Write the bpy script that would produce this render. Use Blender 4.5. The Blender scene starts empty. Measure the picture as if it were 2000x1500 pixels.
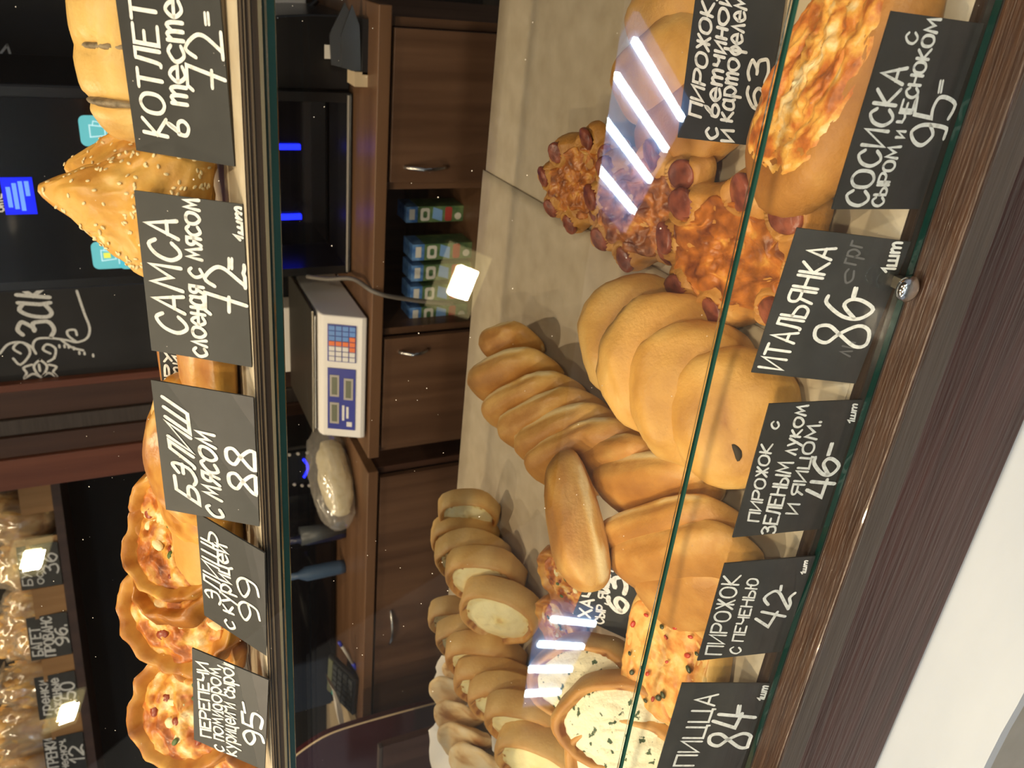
import bpy, bmesh, math, random
import numpy as np
from mathutils import Vector, Matrix, noise
random.seed(7)
sc = bpy.context.scene
COL = sc.collection
pi = math.pi

# ------------------------------------------------------------------ camera
CAM = Vector((0, 0, .5))
FPX = 1650.0
AX_A = Vector((.8860, .4496, -.1129))      # picture up    (camera is held turned by 90 degrees)
AX_B = Vector((.0970, -.4179, -.9034))     # picture right
AX_C = Vector((-.4533, .7894, -.4139))     # viewing direction
AX_C = AX_C.normalized(); AX_B = (AX_B - AX_C * AX_B.dot(AX_C)).normalized(); AX_A = AX_B.cross(AX_C).normalized()
if AX_A.x < 0: AX_A = -AX_A
cd = bpy.data.cameras.new('camera'); cam = bpy.data.objects.new('camera', cd); COL.objects.link(cam)
cd.sensor_fit = 'HORIZONTAL'; cd.sensor_width = 36; cd.lens = FPX * 36 / 2000
cd.clip_start = .01; cd.clip_end = 50
rot = Matrix((AX_B, AX_A, -AX_C)).transposed()
cam.matrix_world = Matrix.Translation(CAM) @ rot.to_4x4()
cd.dof.use_dof = True; cd.dof.focus_distance = .72; cd.dof.aperture_fstop = 13
sc.camera = cam

# ------------------------------------------------------------------ world, exposure
w = bpy.data.worlds.new('world'); sc.world = w; w.use_nodes = True
w.node_tree.nodes['Background'].inputs[0].default_value = (.80, .88, 1, 1)
w.node_tree.nodes['Background'].inputs[1].default_value = .34
sc.view_settings.view_transform = 'Standard'; sc.view_settings.look = 'None'
sc.view_settings.gamma = 1; sc.view_settings.use_curve_mapping = False
sc.view_settings.exposure = -.06
LED_POWER = 46.0        # ceiling troffer tubes
SPOT_POWER = 26.0       # warm downlights over the counter

# ------------------------------------------------------------------ picture rays -> places
def ray(x, y):
    return AX_A * ((750 - y) / FPX) + AX_B * ((x - 1000) / FPX) + AX_C
def atz(x, y, z):
    d = ray(x, y); return CAM + d * ((z - CAM.z) / d.z)
def aty(x, y, Y):
    d = ray(x, y); return CAM + d * (Y / d.y)

# ------------------------------------------------------------------ materials
def nodes(name):
    m = bpy.data.materials.new(name); m.use_nodes = True
    nt = m.node_tree; b = nt.nodes['Principled BSDF']
    return m, nt, b
def N(nt, t, **kw):
    n = nt.nodes.new(t)
    for k, v in kw.items(): setattr(n, k, v)
    return n
def ramp(nt, stops):
    r = N(nt, 'ShaderNodeValToRGB'); e = r.color_ramp.elements
    while len(e) < len(stops): e.new(.5)
    for i, (p, c) in enumerate(stops):
        e[i].position = p; e[i].color = (*c, 1)
    return r
def plain(name, c, rough=.5, metal=0, emit=None, es=0, spec=.5, coat=0):
    m, nt, b = nodes(name)
    b.inputs['Base Color'].default_value = (*c, 1); b.inputs['Roughness'].default_value = rough
    b.inputs['Metallic'].default_value = metal; b.inputs['Specular IOR Level'].default_value = spec
    b.inputs['Coat Weight'].default_value = coat
    if emit: b.inputs['Emission Color'].default_value = (*emit, 1); b.inputs['Emission Strength'].default_value = es
    return m
def speckled(name, c1, c2, scale, rough=.6, bump=0, detail=4, stretch=None, lo=.35, hi=.65, spec=.4, bscale=None):
    m, nt, b = nodes(name)
    tc = N(nt, 'ShaderNodeTexCoord'); mp = N(nt, 'ShaderNodeMapping')
    if stretch: mp.inputs['Scale'].default_value = stretch
    nt.links.new(tc.outputs['Object'], mp.inputs[0])
    n = N(nt, 'ShaderNodeTexNoise'); n.inputs['Scale'].default_value = scale; n.inputs['Detail'].default_value = detail
    nt.links.new(mp.outputs[0], n.inputs['Vector'])
    r = ramp(nt, [(lo, c1), (hi, c2)]); nt.links.new(n.outputs[0], r.inputs[0])
    nt.links.new(r.outputs[0], b.inputs['Base Color'])
    b.inputs['Roughness'].default_value = rough; b.inputs['Specular IOR Level'].default_value = spec
    if bump:
        n2 = N(nt, 'ShaderNodeTexNoise'); n2.inputs['Scale'].default_value = bscale or scale * 2; n2.inputs['Detail'].default_value = 5
        nt.links.new(mp.outputs[0], n2.inputs['Vector'])
        bp = N(nt, 'ShaderNodeBump'); bp.inputs['Strength'].default_value = bump; bp.inputs['Distance'].default_value = .002
        nt.links.new(n2.outputs[0], bp.inputs['Height']); nt.links.new(bp.outputs[0], b.inputs['Normal'])
    return m
def crust(name, stops, nscale=28, namp=.22, rough=.42, fine=260, bump=.25, spec=.35):
    """baked dough: colour from the stored bake of each vertex plus blotches"""
    m, nt, b = nodes(name)
    at = N(nt, 'ShaderNodeAttribute', attribute_name='bake')
    tc = N(nt, 'ShaderNodeTexCoord')
    n = N(nt, 'ShaderNodeTexNoise'); n.inputs['Scale'].default_value = nscale; n.inputs['Detail'].default_value = 6; n.inputs['Roughness'].default_value = .6
    nt.links.new(tc.outputs['Object'], n.inputs['Vector'])
    oi = N(nt, 'ShaderNodeObjectInfo')
    ma = N(nt, 'ShaderNodeMath', operation='MULTIPLY_ADD'); ma.inputs[1].default_value = namp * 2; ma.inputs[2].default_value = -namp
    nt.links.new(n.outputs[0], ma.inputs[0])
    ad = N(nt, 'ShaderNodeMath', operation='ADD'); nt.links.new(at.outputs['Fac'], ad.inputs[0]); nt.links.new(ma.outputs[0], ad.inputs[1])
    m2 = N(nt, 'ShaderNodeMath', operation='MULTIPLY_ADD'); m2.inputs[1].default_value = .16; nt.links.new(oi.outputs['Random'], m2.inputs[0])
    nt.links.new(ad.outputs[0], m2.inputs[2])
    m3 = N(nt, 'ShaderNodeMath', operation='SUBTRACT'); nt.links.new(m2.outputs[0], m3.inputs[0]); m3.inputs[1].default_value = .08
    r = ramp(nt, stops); nt.links.new(m3.outputs[0], r.inputs[0]); nt.links.new(r.outputs[0], b.inputs['Base Color'])
    b.inputs['Roughness'].default_value = rough; b.inputs['Specular IOR Level'].default_value = spec
    b.inputs['Subsurface Weight'].default_value = .0
    n2 = N(nt, 'ShaderNodeTexNoise'); n2.inputs['Scale'].default_value = fine; n2.inputs['Detail'].default_value = 4
    nt.links.new(tc.outputs['Object'], n2.inputs['Vector'])
    bp = N(nt, 'ShaderNodeBump'); bp.inputs['Strength'].default_value = bump; bp.inputs['Distance'].default_value = .0012
    nt.links.new(n2.outputs[0], bp.inputs['Height']); nt.links.new(bp.outputs[0], b.inputs['Normal'])
    return m
def wood(name, c1, c2, axis=0, scale=30, rough=.4, bump=.15, coat=0, spec=.4):
    st = [1, 1, 1]; st[axis] = .06
    m = speckled(name, c1, c2, scale, rough, bump, 6, tuple(st), .3, .7, spec, scale * 3)
    m.node_tree.nodes['Principled BSDF'].inputs['Coat Weight'].default_value = coat
    return m
def glass_mat(name, r0, tint, dust):
    m = bpy.data.materials.new(name); m.use_nodes = True; nt = m.node_tree; nt.nodes.clear()
    out = N(nt, 'ShaderNodeOutputMaterial'); g = N(nt, 'ShaderNodeNewGeometry')
    dt = N(nt, 'ShaderNodeVectorMath', operation='DOT_PRODUCT'); nt.links.new(g.outputs['Normal'], dt.inputs[0]); nt.links.new(g.outputs['Incoming'], dt.inputs[1])
    ab = N(nt, 'ShaderNodeMath', operation='ABSOLUTE'); nt.links.new(dt.outputs['Value'], ab.inputs[0])
    om = N(nt, 'ShaderNodeMath', operation='SUBTRACT'); om.inputs[0].default_value = 1; nt.links.new(ab.outputs[0], om.inputs[1])
    pw = N(nt, 'ShaderNodeMath', operation='POWER'); nt.links.new(om.outputs[0], pw.inputs[0]); pw.inputs[1].default_value = 5
    sl = N(nt, 'ShaderNodeMath', operation='MULTIPLY_ADD'); nt.links.new(pw.outputs[0], sl.inputs[0]); sl.inputs[1].default_value = 1 - r0; sl.inputs[2].default_value = r0
    tr = N(nt, 'ShaderNodeBsdfTransparent'); tr.inputs[0].default_value = (*tint, 1)
    gl = N(nt, 'ShaderNodeBsdfGlossy'); gl.inputs['Roughness'].default_value = .004
    mx = N(nt, 'ShaderNodeMixShader'); nt.links.new(sl.outputs[0], mx.inputs[0]); nt.links.new(tr.outputs[0], mx.inputs[1]); nt.links.new(gl.outputs[0], mx.inputs[2])
    tc = N(nt, 'ShaderNodeTexCoord'); v = N(nt, 'ShaderNodeTexVoronoi'); v.inputs['Scale'].default_value = 150
    nt.links.new(tc.outputs['Object'], v.inputs['Vector'])
    n = N(nt, 'ShaderNodeTexNoise'); n.inputs['Scale'].default_value = 9; nt.links.new(tc.outputs['Object'], n.inputs['Vector'])
    sx = N(nt, 'ShaderNodeSeparateColor'); nt.links.new(v.outputs['Color'], sx.inputs[0])
    gt = N(nt, 'ShaderNodeMath', operation='GREATER_THAN'); nt.links.new(sx.outputs[0], gt.inputs[0]); gt.inputs[1].default_value = .78
    sz = N(nt, 'ShaderNodeMath', operation='MULTIPLY'); nt.links.new(sx.outputs[1], sz.inputs[0]); sz.inputs[1].default_value = .075
    lt = N(nt, 'ShaderNodeMath', operation='LESS_THAN'); nt.links.new(v.outputs['Distance'], lt.inputs[0]); nt.links.new(sz.outputs[0], lt.inputs[1])
    a1 = N(nt, 'ShaderNodeMath', operation='MULTIPLY'); nt.links.new(gt.outputs[0], a1.inputs[0]); nt.links.new(lt.outputs[0], a1.inputs[1])
    a2 = N(nt, 'ShaderNodeMath', operation='MULTIPLY'); nt.links.new(a1.outputs[0], a2.inputs[0]); a2.inputs[1].default_value = dust
    df = N(nt, 'ShaderNodeBsdfDiffuse'); df.inputs[0].default_value = (.75, .7, .62, 1)
    mx2 = N(nt, 'ShaderNodeMixShader'); nt.links.new(a2.outputs[0], mx2.inputs[0]); nt.links.new(mx.outputs[0], mx2.inputs[1]); nt.links.new(df.outputs[0], mx2.inputs[2])
    nt.links.new(mx2.outputs[0], out.inputs[0])
    return m

GOLD = [(0, (.86, .66, .33)), (.3, (.70, .41, .12)), (.6, (.48, .215, .045)), (1, (.22, .07, .012))]
PALE = [(0, (.88, .72, .44)), (.35, (.76, .50, .19)), (.65, (.56, .28, .075)), (1, (.26, .085, .02))]
M = dict(
    bun=crust('golden_crust', GOLD, 30, .20, .45, 300, .4),
    bun2=crust('pale_gold_crust', [(0, (.86, .70, .38)), (.3, (.78, .50, .16)), (.65, (.62, .32, .07)), (1, (.28, .10, .02))], 30, .18, .45, 300, .4),
    rim=crust('cheesecake_crust', PALE, 26, .24, .5, 300, .4),
    samsa=crust('flaky_crust', [(0, (.84, .58, .2)), (.35, (.72, .38, .08)), (.65, (.46, .17, .025)), (1, (.16, .045, .01))], 30, .32, .38),
    flat=crust('floury_crust', [(0, (.84, .72, .5)), (.4, (.76, .55, .28)), (.65, (.48, .24, .08)), (1, (.22, .09, .03))], 26, .38, .55),
    cheese=crust('baked_cheese', [(0, (.86, .62, .26)), (.35, (.74, .36, .07)), (.6, (.48, .15, .025)), (1, (.14, .035, .012))], 60, .42, .32, 180, .6),
    curd=crust('curd_filling', [(0, (.90, .80, .45)), (.55, (.86, .70, .30)), (.8, (.60, .32, .08)), (1, (.2, .07, .02))], 90, .28, .5, 150, .7),
    herb=speckled('herb_curd', (.05, .09, .03), (.86, .80, .56), 130, .55, .6, 3, None, .345, .385),
    pizza=crust('pizza_top', [(0, (.90, .72, .34)), (.4, (.80, .46, .13)), (.65, (.66, .25, .05)), (1, (.28, .06, .02))], 75, .42, .4, 140, .7),
    topping=crust('tart_filling', [(0, (.90, .76, .46)), (.35, (.78, .40, .08)), (.62, (.52, .15, .025)), (1, (.14, .035, .015))], 60, .62, .38, 150, .7),
    sausage=speckled('sausage', (.13, .03, .018), (.31, .085, .045), 90, .32, .4),
    meat=speckled('minced_meat', (.12, .09, .055), (.34, .26, .16), 160, .6, .5),
    seed=plain('sesame', (.86, .68, .36), .4),
    pepper=plain('red_pepper', (.55, .05, .02), .35), olive=plain('olive', (.05, .06, .02), .3), greens=plain('herb_leaf', (.08, .14, .03), .5),
    tomato=plain('baked_tomato', (.30, .055, .02), .35), hole=plain('filling_hole', (.03, .02, .01), .8),
    pale=speckled('torn_crumb', (.80, .68, .42), (.90, .80, .56), 60, .7, .4),
    paper=speckled('parchment', (.46, .37, .25), (.56, .465, .33), 35, .45, .12, 6, None, .3, .7, .5, 120),
    card=speckled('chalk_card', (.026, .027, .027), (.042, .043, .043), 30, .5, .04, 5, None, .35, .75, .4),
    chalk=speckled('chalk_marker', (.60, .60, .58), (.90, .90, .88), 220, .8, 0, 3, None, .25, .5),
    chalk_faint=plain('smeared_chalk', (.12, .12, .125), .8),
    glass=glass_mat('clear_glass', .055, (.975, .985, .98), .9),
    glass2=glass_mat('lower_glass', .05, (.97, .985, .98), .3),
    gedge=plain('glass_edge', (.006, .035, .030), .12, 0, None, 0, .8),
    gedge2=plain('glass_edge_light', (.016, .060, .048), .15, 0, None, 0, .8),
    seal=plain('lit_edge_beige', (.20, .17, .11), .6), gedge3=plain('glass_edge_green', (.008, .036, .033), .15, 0, None, 0, .6),
    rail=wood('brown_rail', (.022, .010, .005), (.052, .025, .012), 0, 160, .28, .5, .15, .6),
    greywood=wood('grey_brown_edge', (.045, .034, .029), (.075, .058, .050), 0, 130, .45, .3),
    fascia=wood('maroon_wood', (.024, .0085, .008), (.060, .023, .021), 0, 70, .45, .9, 0, .3),
    white=speckled('white_ledge', (.36, .41, .48), (.45, .50, .56), 7, .35, .25, 5, (.35, 1, 1), .3, .7),
    floor=speckled('grey_floor', (.30, .29, .25), (.40, .39, .35), 9, .5, .1),
    shelfwood=wood('dark_shelf', (.035, .022, .015), (.07, .045, .03), 0, 60, .45, .2),
    ply=speckled('ply_edge', (.05, .034, .02), (.16, .115, .07), 40, .6, .2, 4, (.05, 1, 8)),
    walnut=wood('walnut_laminate', (.075, .036, .019), (.145, .076, .042), 2, 26, .42, .1),
    walnut2=wood('walnut_laminate_wide', (.10, .048, .022), (.17, .088, .045), 0, 20, .4, .1),
    redwood=wood('red_brown_wood', (.11, .032, .018), (.20, .068, .038), 2, 24, .45, .15),
    darkwood=wood('dark_brown_wood', (.045, .02, .013), (.085, .04, .026), 2, 24, .45, .15),
    beigewood=wood('beige_wood', (.52, .40, .25), (.66, .52, .34), 0, 16, .45, .1),
    orangewood=wood('orange_wood', (.38, .19, .065), (.50, .27, .10), 2, 40, .5, .1),
    black=plain('black_plastic', (.008, .008, .009), .28), blackmat=plain('black_matte', (.010, .009, .009), .7),
    blackglass=plain('black_glass', (.006, .006, .008), .08),
    board=speckled('chalkboard', (.012, .012, .013), (.024, .024, .026), 6, .55, 0),
    steel=plain('steel', (.55, .53, .50), .25, 1), dsteel=plain('worn_steel', (.28, .25, .20), .38, 1),
    chrome=plain('chrome', (.75, .73, .70), .12, 1),
    wplastic=plain('white_plastic', (.80, .77, .74), .4), gplastic=plain('grey_plastic', (.40, .37, .33), .5),
    keyw=plain('white_key', (.72, .70, .68), .4), keyo=plain('orange_key', (.75, .16, .03), .4), keyb=plain('blue_key', (.10, .25, .62), .4),
    navy=plain('navy_panel', (.02, .03, .28), .3), lcd=plain('lcd', (.13, .14, .09), .3),
    teal=plain('teal_icon', (.1, .3, .32), .3, 0, (.14, .62, .68), .75), tealw=plain('icon_white', (.2, .3, .3), .3, 0, (.62, .95, 1), .9),
    tyellow=plain('icon_yellow', (.3, .3, .05), .3, 0, (.9, .9, .1), 1.0),
    bluescreen=plain('blue_screen', (.0, .0, .1), .3, 0, (.0, .01, 1), 1.4), bluelight=plain('blue_led', (.0, .0, .2), .3, 0, (.01, .02, 1), 3),
    bluetext=plain('screen_text', (.1, .2, .5), .3, 0, (.15, .35, 1), 1.0),
    wpaper=plain('white_paper', (.78, .72, .64), .6), tissue=plain('baking_paper', (.80, .76, .70), .6),
    maroon=plain('maroon_lacquer', (.045, .010, .014), .18, 0, None, 0, .6),
    cgreen=speckled('carton_green', (.05, .13, .06), (.16, .24, .10), 40, .35, 0), cblue=speckled('carton_blue', (.05, .15, .42), (.16, .34, .66), 60, .35, 0),
    cred=plain('carton_red', (.42, .06, .05), .35), cwhite=plain('carton_white', (.70, .68, .62), .35), clight=plain('carton_sky', (.20, .38, .72), .35),
    bluep=plain('blue_plastic', (.02, .03, .40), .3), lblue=plain('light_blue_plastic', (.05, .09, .16), .35), dblue=plain('dark_blue_plastic', (.01, .012, .04), .3),
    wall=plain('dark_wall', (.012, .010, .009), .75), ceil=plain('ceiling_white', (.80, .82, .85), .8), soffit=plain('brown_soffit', (.10, .065, .045), .7),
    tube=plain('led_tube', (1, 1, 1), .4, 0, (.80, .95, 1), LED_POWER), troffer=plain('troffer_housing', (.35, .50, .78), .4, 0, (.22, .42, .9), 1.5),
    lampplate=plain('lamp_plate', (.92, .80, .38), .4, 0, (1, .82, .38), 1.4), lampglow=plain('lamp_glow', (1, .9, .7), .4, 0, (1, .86, .55), 60),
    crouton=crust('crouton_gold', [(0, (.80, .56, .24)), (.5, (.62, .34, .10)), (1, (.26, .10, .03))], 30, .4, .5), greyfloor=speckled('tile_floor', (.10, .085, .07), (.16, .14, .115), 3, .4),
    cablegrey=plain('cable_grey', (.13, .115, .10), .45), wall2=plain('shop_wall', (.34, .31, .28), .8), rubber=plain('teal_key', (.02, .30, .28), .5), keydark=plain('dark_key', (.05, .055, .06), .4),
)
def bag_mat():
    m = bpy.data.materials.new('plastic_bag'); m.use_nodes = True; nt = m.node_tree; nt.nodes.clear()
    out = N(nt, 'ShaderNodeOutputMaterial'); tr = N(nt, 'ShaderNodeBsdfTransparent'); gl = N(nt, 'ShaderNodeBsdfGlossy'); gl.inputs['Roughness'].default_value = .15
    df = N(nt, 'ShaderNodeBsdfDiffuse'); df.inputs[0].default_value = (.8, .75, .68, 1)
    tc = N(nt, 'ShaderNodeTexCoord'); n = N(nt, 'ShaderNodeTexNoise'); n.inputs['Scale'].default_value = 25; n.inputs['Distortion'].default_value = 1.5
    nt.links.new(tc.outputs['Object'], n.inputs[0])
    bp = N(nt, 'ShaderNodeBump'); bp.inputs['Strength'].default_value = .8; nt.links.new(n.outputs[0], bp.inputs['Height']); nt.links.new(bp.outputs[0], gl.inputs['Normal'])
    a = N(nt, 'ShaderNodeMixShader'); a.inputs[0].default_value = .22; nt.links.new(tr.outputs[0], a.inputs[1]); nt.links.new(gl.outputs[0], a.inputs[2])
    b = N(nt, 'ShaderNodeMixShader'); b.inputs[0].default_value = .14; nt.links.new(a.outputs[0], b.inputs[1]); nt.links.new(df.outputs[0], b.inputs[2])
    nt.links.new(b.outputs[0], out.inputs[0]); return m
M['bag'] = bag_mat()

# ------------------------------------------------------------------ object helpers
def link(name, me, parent=None):
    o = bpy.data.objects.new(name, me); COL.objects.link(o)
    if parent: o.parent = parent
    return o
def tag(o, label, cat, group=None):
    o['label'] = label; o['category'] = cat
    if group: o['group'] = group
    return o
def struct(o): o['kind'] = 'structure'; return o
def empty(name, loc=(0, 0, 0)):
    o = bpy.data.objects.new(name, None); COL.objects.link(o); o.location = loc; o.empty_display_size = .02
    return o
class MB:
    def __init__(s): s.v = []; s.f = []; s.mi = []; s.b = None
    def add(s, vs, fs, mi=0):
        k = len(s.v); s.v += [tuple(p) for p in vs]; s.f += [tuple(i + k for i in f) for f in fs]; s.mi += [mi] * len(fs); return s
    def box(s, x0, x1, y0, y1, z0, z1, mi=0, mt=None):
        vs = [Vector((x, y, z)) for z in (z0, z1) for y in (y0, y1) for x in (x0, x1)]
        if mt: vs = [mt @ p for p in vs]
        return s.add(vs, [(0, 2, 3, 1), (4, 5, 7, 6), (0, 1, 5, 4), (2, 6, 7, 3), (0, 4, 6, 2), (1, 3, 7, 5)], mi)
    def prism(s, poly, h, fn, mi=0):
        """poly of 2D points extruded by h; fn(a,b,c) gives the 3D place"""
        n = len(poly); vs = [fn(a, b, 0) for a, b in poly] + [fn(a, b, h) for a, b in poly]
        return s.add(vs, [tuple(range(n)), tuple(range(2 * n - 1, n - 1, -1))] + [(i, i + n, (i + 1) % n + n, (i + 1) % n) for i in range(n)], mi)
    def tube(s, pts, r, n=8, mi=0):
        pts = [Vector(p) for p in pts]; k = len(pts); vs = []; fs = []
        rr = r if isinstance(r, (list, tuple)) else [r] * k
        up = Vector((0, 0, 1))
        for i, p in enumerate(pts):
            t = (pts[min(i + 1, k - 1)] - pts[max(i - 1, 0)]).normalized()
            a = t.cross(up); a = t.cross(Vector((1, 0, 0))) if a.length < .1 else a
            a.normalize(); c = t.cross(a)
            vs += [p + (a * math.cos(2 * pi * j / n) + c * math.sin(2 * pi * j / n)) * rr[i] for j in range(n)]
        for i in range(k - 1):
            for j in range(n):
                fs.append((i * n + j, i * n + (j + 1) % n, (i + 1) * n + (j + 1) % n, (i + 1) * n + j))
        fs += [tuple(range(n - 1, -1, -1)), tuple(range((k - 1) * n, k * n))]
        return s.add(vs, fs, mi)
    def lathe(s, prof, n=24, sx=1, sy=1, fn=None, mi=0):
        vs = []; fs = []
        for (r, z) in prof:
            for j in range(n):
                a = 2 * pi * j / n; p = Vector((r * math.cos(a) * sx, r * math.sin(a) * sy, z))
                vs.append(fn(p, a, r) if fn else p)
        k = len(prof)
        for i in range(k - 1):
            for j in range(n): fs.append((i * n + j, i * n + (j + 1) % n, (i + 1) * n + (j + 1) % n, (i + 1) * n + j))
        fs += [tuple(range(n - 1, -1, -1)), tuple(range((k - 1) * n, k * n))]
        return s.add(vs, fs, mi)
    def mesh(s, name, mats, smooth=False):
        me = bpy.data.meshes.new(name); me.from_pydata(s.v, [], s.f); me.update()
        for m in (mats if isinstance(mats, (list, tuple)) else [mats]): me.materials.append(M[m])
        me.polygons.foreach_set('material_index', s.mi)
        if smooth: me.polygons.foreach_set('use_smooth', [True] * len(me.polygons))
        if s.b is not None:
            at = me.attributes.new('bake', 'FLOAT', 'POINT'); at.data.foreach_set('value', s.b)
        return me
    def build(s, name, mats, parent=None, smooth=False, bevel=0):
        o = link(name, s.mesh(name, mats, smooth), parent)
        if bevel:
            b = o.modifiers.new('bevel', 'BEVEL'); b.width = bevel; b.segments = 2; b.limit_method = 'ANGLE'
        return o
def boxo(name, x0, x1, y0, y1, z0, z1, mat, parent=None, bevel=0):
    return MB().box(x0, x1, y0, y1, z0, z1).build(name, mat, parent, False, bevel)

# ------------------------------------------------------------------ handwriting: single-stroke letters (x y digits, a = 1 below the line, b = 2 below)
GL = {
 'А': '00 39 60;13 53', 'Б': '69 09 00 ~40 61 63 44 04', 'В': '00 09 ~39 58 56 35 05;~05 45 63 61 40 00', 'Г': '00 09 59', 'Д': '0a 01 61 6a;11 29 59 51',
 'Е': '69 09 00 60;05 45', 'Ж': '00 69;60 09;30 39', 'З': '~08 29 58 57 35 25;~25 55 63 61 30 01', 'И': '09 00 69 60', 'Й': '09 00 69 60;2b|', 'К': '09 00;59 04 60',
 'Л': '~00 11 29;29 59 50', 'М': '00 19 43 79 80', 'Н': '09 00;69 60;05 65', 'О': '~39 07 02 30 62 67 39', 'П': '00 09 69 60', 'Р': '00 09 ~49 68 66 44 04',
 'С': '~67 49 17 03 20 40 62', 'Т': '09 69;39 30', 'У': '09 34;69 34 10', 'Х': '00 69;60 09', 'Ц': '09 00 60 69;60 70 7a', 'Ч': '09 05 34 65;69 60', 'Ш': '09 00 80 89;49 40',
 'Щ': '09 00 80 89;49 40;80 91 9b', 'Ы': '09 00 ~30 52 44 05;79 70', 'Ь': '09 00 ~40 62 54 05', 'Э': '~17 39 57 62 30 01;25 65', 'Ю': '09 00;05 35;~59 37 32 50 82 87 59', 'Я': '60 69 ~29 08 06 25 65;25 00', 'Ф': '~38 16 34 56 38;3 30'.replace('3 30', '39 30'),
 'а': '~55 26 04 01 20 51;56 52 60', 'е': '03 53 ~45 26 04 02 20 51', 'р': '0c 06 ~36 54 52 30 02', 'у': '06 31;56 1c', 'с': '~55 36 04 02 20 51', 'о': '~36 05 02 30 62 65 36',
 'т': '00 06;~04 26 34 30;~34 56 64 60', 'б': '~59 28 04 02 30 52 44 15 03', 'в': '~03 38 37 14 04;~14 44 52 30 01 04', 'д': '~51 20 02 15 45 51;~53 5a 3c 0b', 'к': '06 00;46 03 50', 'и': '06 00 46 40', 'й': '06 00 46 40;18 28 38', 'п': '00 06 46 40', 'н': '06 00;46 40;03 43', 'л': '00 26 40', 'м': '00 16 32 56 70', 'г': '00 06 36', 'з': '~05 26 45 24 14;~14 43 41 20 01', 'ч': '06 04 23 44;46 40', 'ш': '06 00 60 66;36 30', 'ц': '06 00 40 46;40 5b', 'ы': '06 00 ~30 42 24 03;66 60', 'ь': '06 00 ~30 42 24 03', 'ю': '06 00;03 23;~46 24 22 40 62 64 46', 'я': '40 46 ~16 05 04 13 43;23 00', 'ф': '~36 14 12 30 52 54 36;39 3c', 'х': '00 46;40 06', 'ж': '00 66;60 06;30 36', 'э': '~05 26 44 43 20 01;13 43',
 '0': '~39 07 02 30 62 67 39', '1': '06 29 20', '2': '~07 29 57 55 22 00;00 ~20 41 60', '3': '~08 29 58 57 35 25;~25 55 63 61 30 01', '4': '29 04 63;58 50', '5': '69 19 05 ~35 64 62 40 01',
 '6': '~58 38 05 02 30 52 54 35 03', '7': '08 19 69 30;14 54', '8': '~35 07 19 49 57 35 02 10 50 62 35', '9': '~65 34 06 18 49 67 64 51 20', '=': '03 43;05 45', '.': '00 01', ',': '11 0b', '"': '', '-': '04 44', ' ': '', '~': '~04 16 35 57', '|': '09 00',
}
def parse(g):
    out = []
    for st in GL[g].split(';'):
        pts = []; flags = []; cur = False
        for tk in st.split():
            if tk.endswith('|'): continue
            if tk[0] == '~': cur = True; tk = tk[1:]
            val = lambda ch: {'a': -1, 'b': -2, 'c': -3}.get(ch, None) if ch in 'abc' else int(ch)
            pts.append(Vector((val(tk[0]), val(tk[1])))); flags.append(cur)
        if len(pts) < 2: continue
        if any(flags):
            k = flags.index(True); head = pts[:k]; body = pts[max(k - 0, 0):]
            if head: body = [head[-1]] + body
            cl = (body[0] - body[-1]).length < .1
            sm = []
            n = len(body)
            for i in range(n - 1):
                p0 = body[i - 1] if i > 0 else (body[-2] if cl else body[0]); p3 = body[i + 2] if i + 2 < n else (body[1] if cl else body[-1])
                p1, p2 = body[i], body[i + 1]
                for t in (0, .25, .5, .75):
                    sm.append(.5 * ((2 * p1) + (p2 - p0) * t + (2 * p0 - 5 * p1 + 4 * p2 - p3) * t * t + (3 * p1 - p0 - 3 * p2 + p3) * t ** 3))
            sm.append(body[-1])
            pts = head[:-1] + sm if head else sm
        out.append(pts)
    return out
def text_lines(lines, wid, hei):
    """lines: (text, s0, s1, t0, t1, stroke) boxes in card fractions; returns polylines in metres (x right, y up from card bottom left)"""
    polys = []
    for (tx, s0, s1, t0, t1, sw, *sl) in lines:
        sw *= 1.18
        slant = sl[0] if sl else .12
        x = 0; items = []
        for ch in tx:
            ps = parse(ch) if ch in GL else []
            wch = max([p.x for q in ps for p in q], default=3)
            items += [[Vector((p.x + x, p.y)) for p in q] for q in ps]; x += wch + 2.2
        x -= 2.2
        top = 9.0
        for q in items:
            sw = sw * 1.0
            polys.append(([Vector(((s0 + (s1 - s0) * (p.x + slant * (p.y - 4)) / x) * wid, (1 - t1 + (t1 - t0) * p.y / top) * hei)) for p in q], sw))
    return polys
def ribbon(mb, polys, fn, up=(0, 0, 1)):
    """each stroke a mitred flat strip with tapered ends, every stroke lifted a hair above the one before"""
    up = Vector(up)
    for kq, (q, sw) in enumerate(polys):
        pts = [q[0]]
        for p in q[1:]:
            if (p - pts[-1]).length > sw * .12: pts.append(p)
        if len(pts) < 2: continue
        d0 = (pts[1] - pts[0]).normalized(); d1 = (pts[-1] - pts[-2]).normalized()
        full = [(pts[0] - d0 * sw * .45, .55)] + [(p, 1) for p in pts] + [(pts[-1] + d1 * sw * .45, .55)]
        vs = []; n = len(full); lift = up * (2e-5 * ((len(mb.v) // 2) % 14))
        for i, (p, wd) in enumerate(full):
            a = full[max(i - 1, 0)][0]; b = full[min(i + 1, n - 1)][0]
            t1 = (p - a).normalized() if i else d0; t2 = (b - p).normalized() if i < n - 1 else d1
            t = t1 + t2; t = t.normalized() if t.length > .2 else t2
            nn = Vector((-t.y, t.x)); c = max(.45, abs(nn.dot(Vector((-t2.y, t2.x)))))
            o_ = nn * (sw * .44 * wd / c)
            vs += [Vector(fn(p + o_)) + lift, Vector(fn(p - o_)) + lift]
        mb.add(vs, [(2 * i, 2 * i + 1, 2 * i + 3, 2 * i + 2) for i in range(n - 1)])
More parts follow.
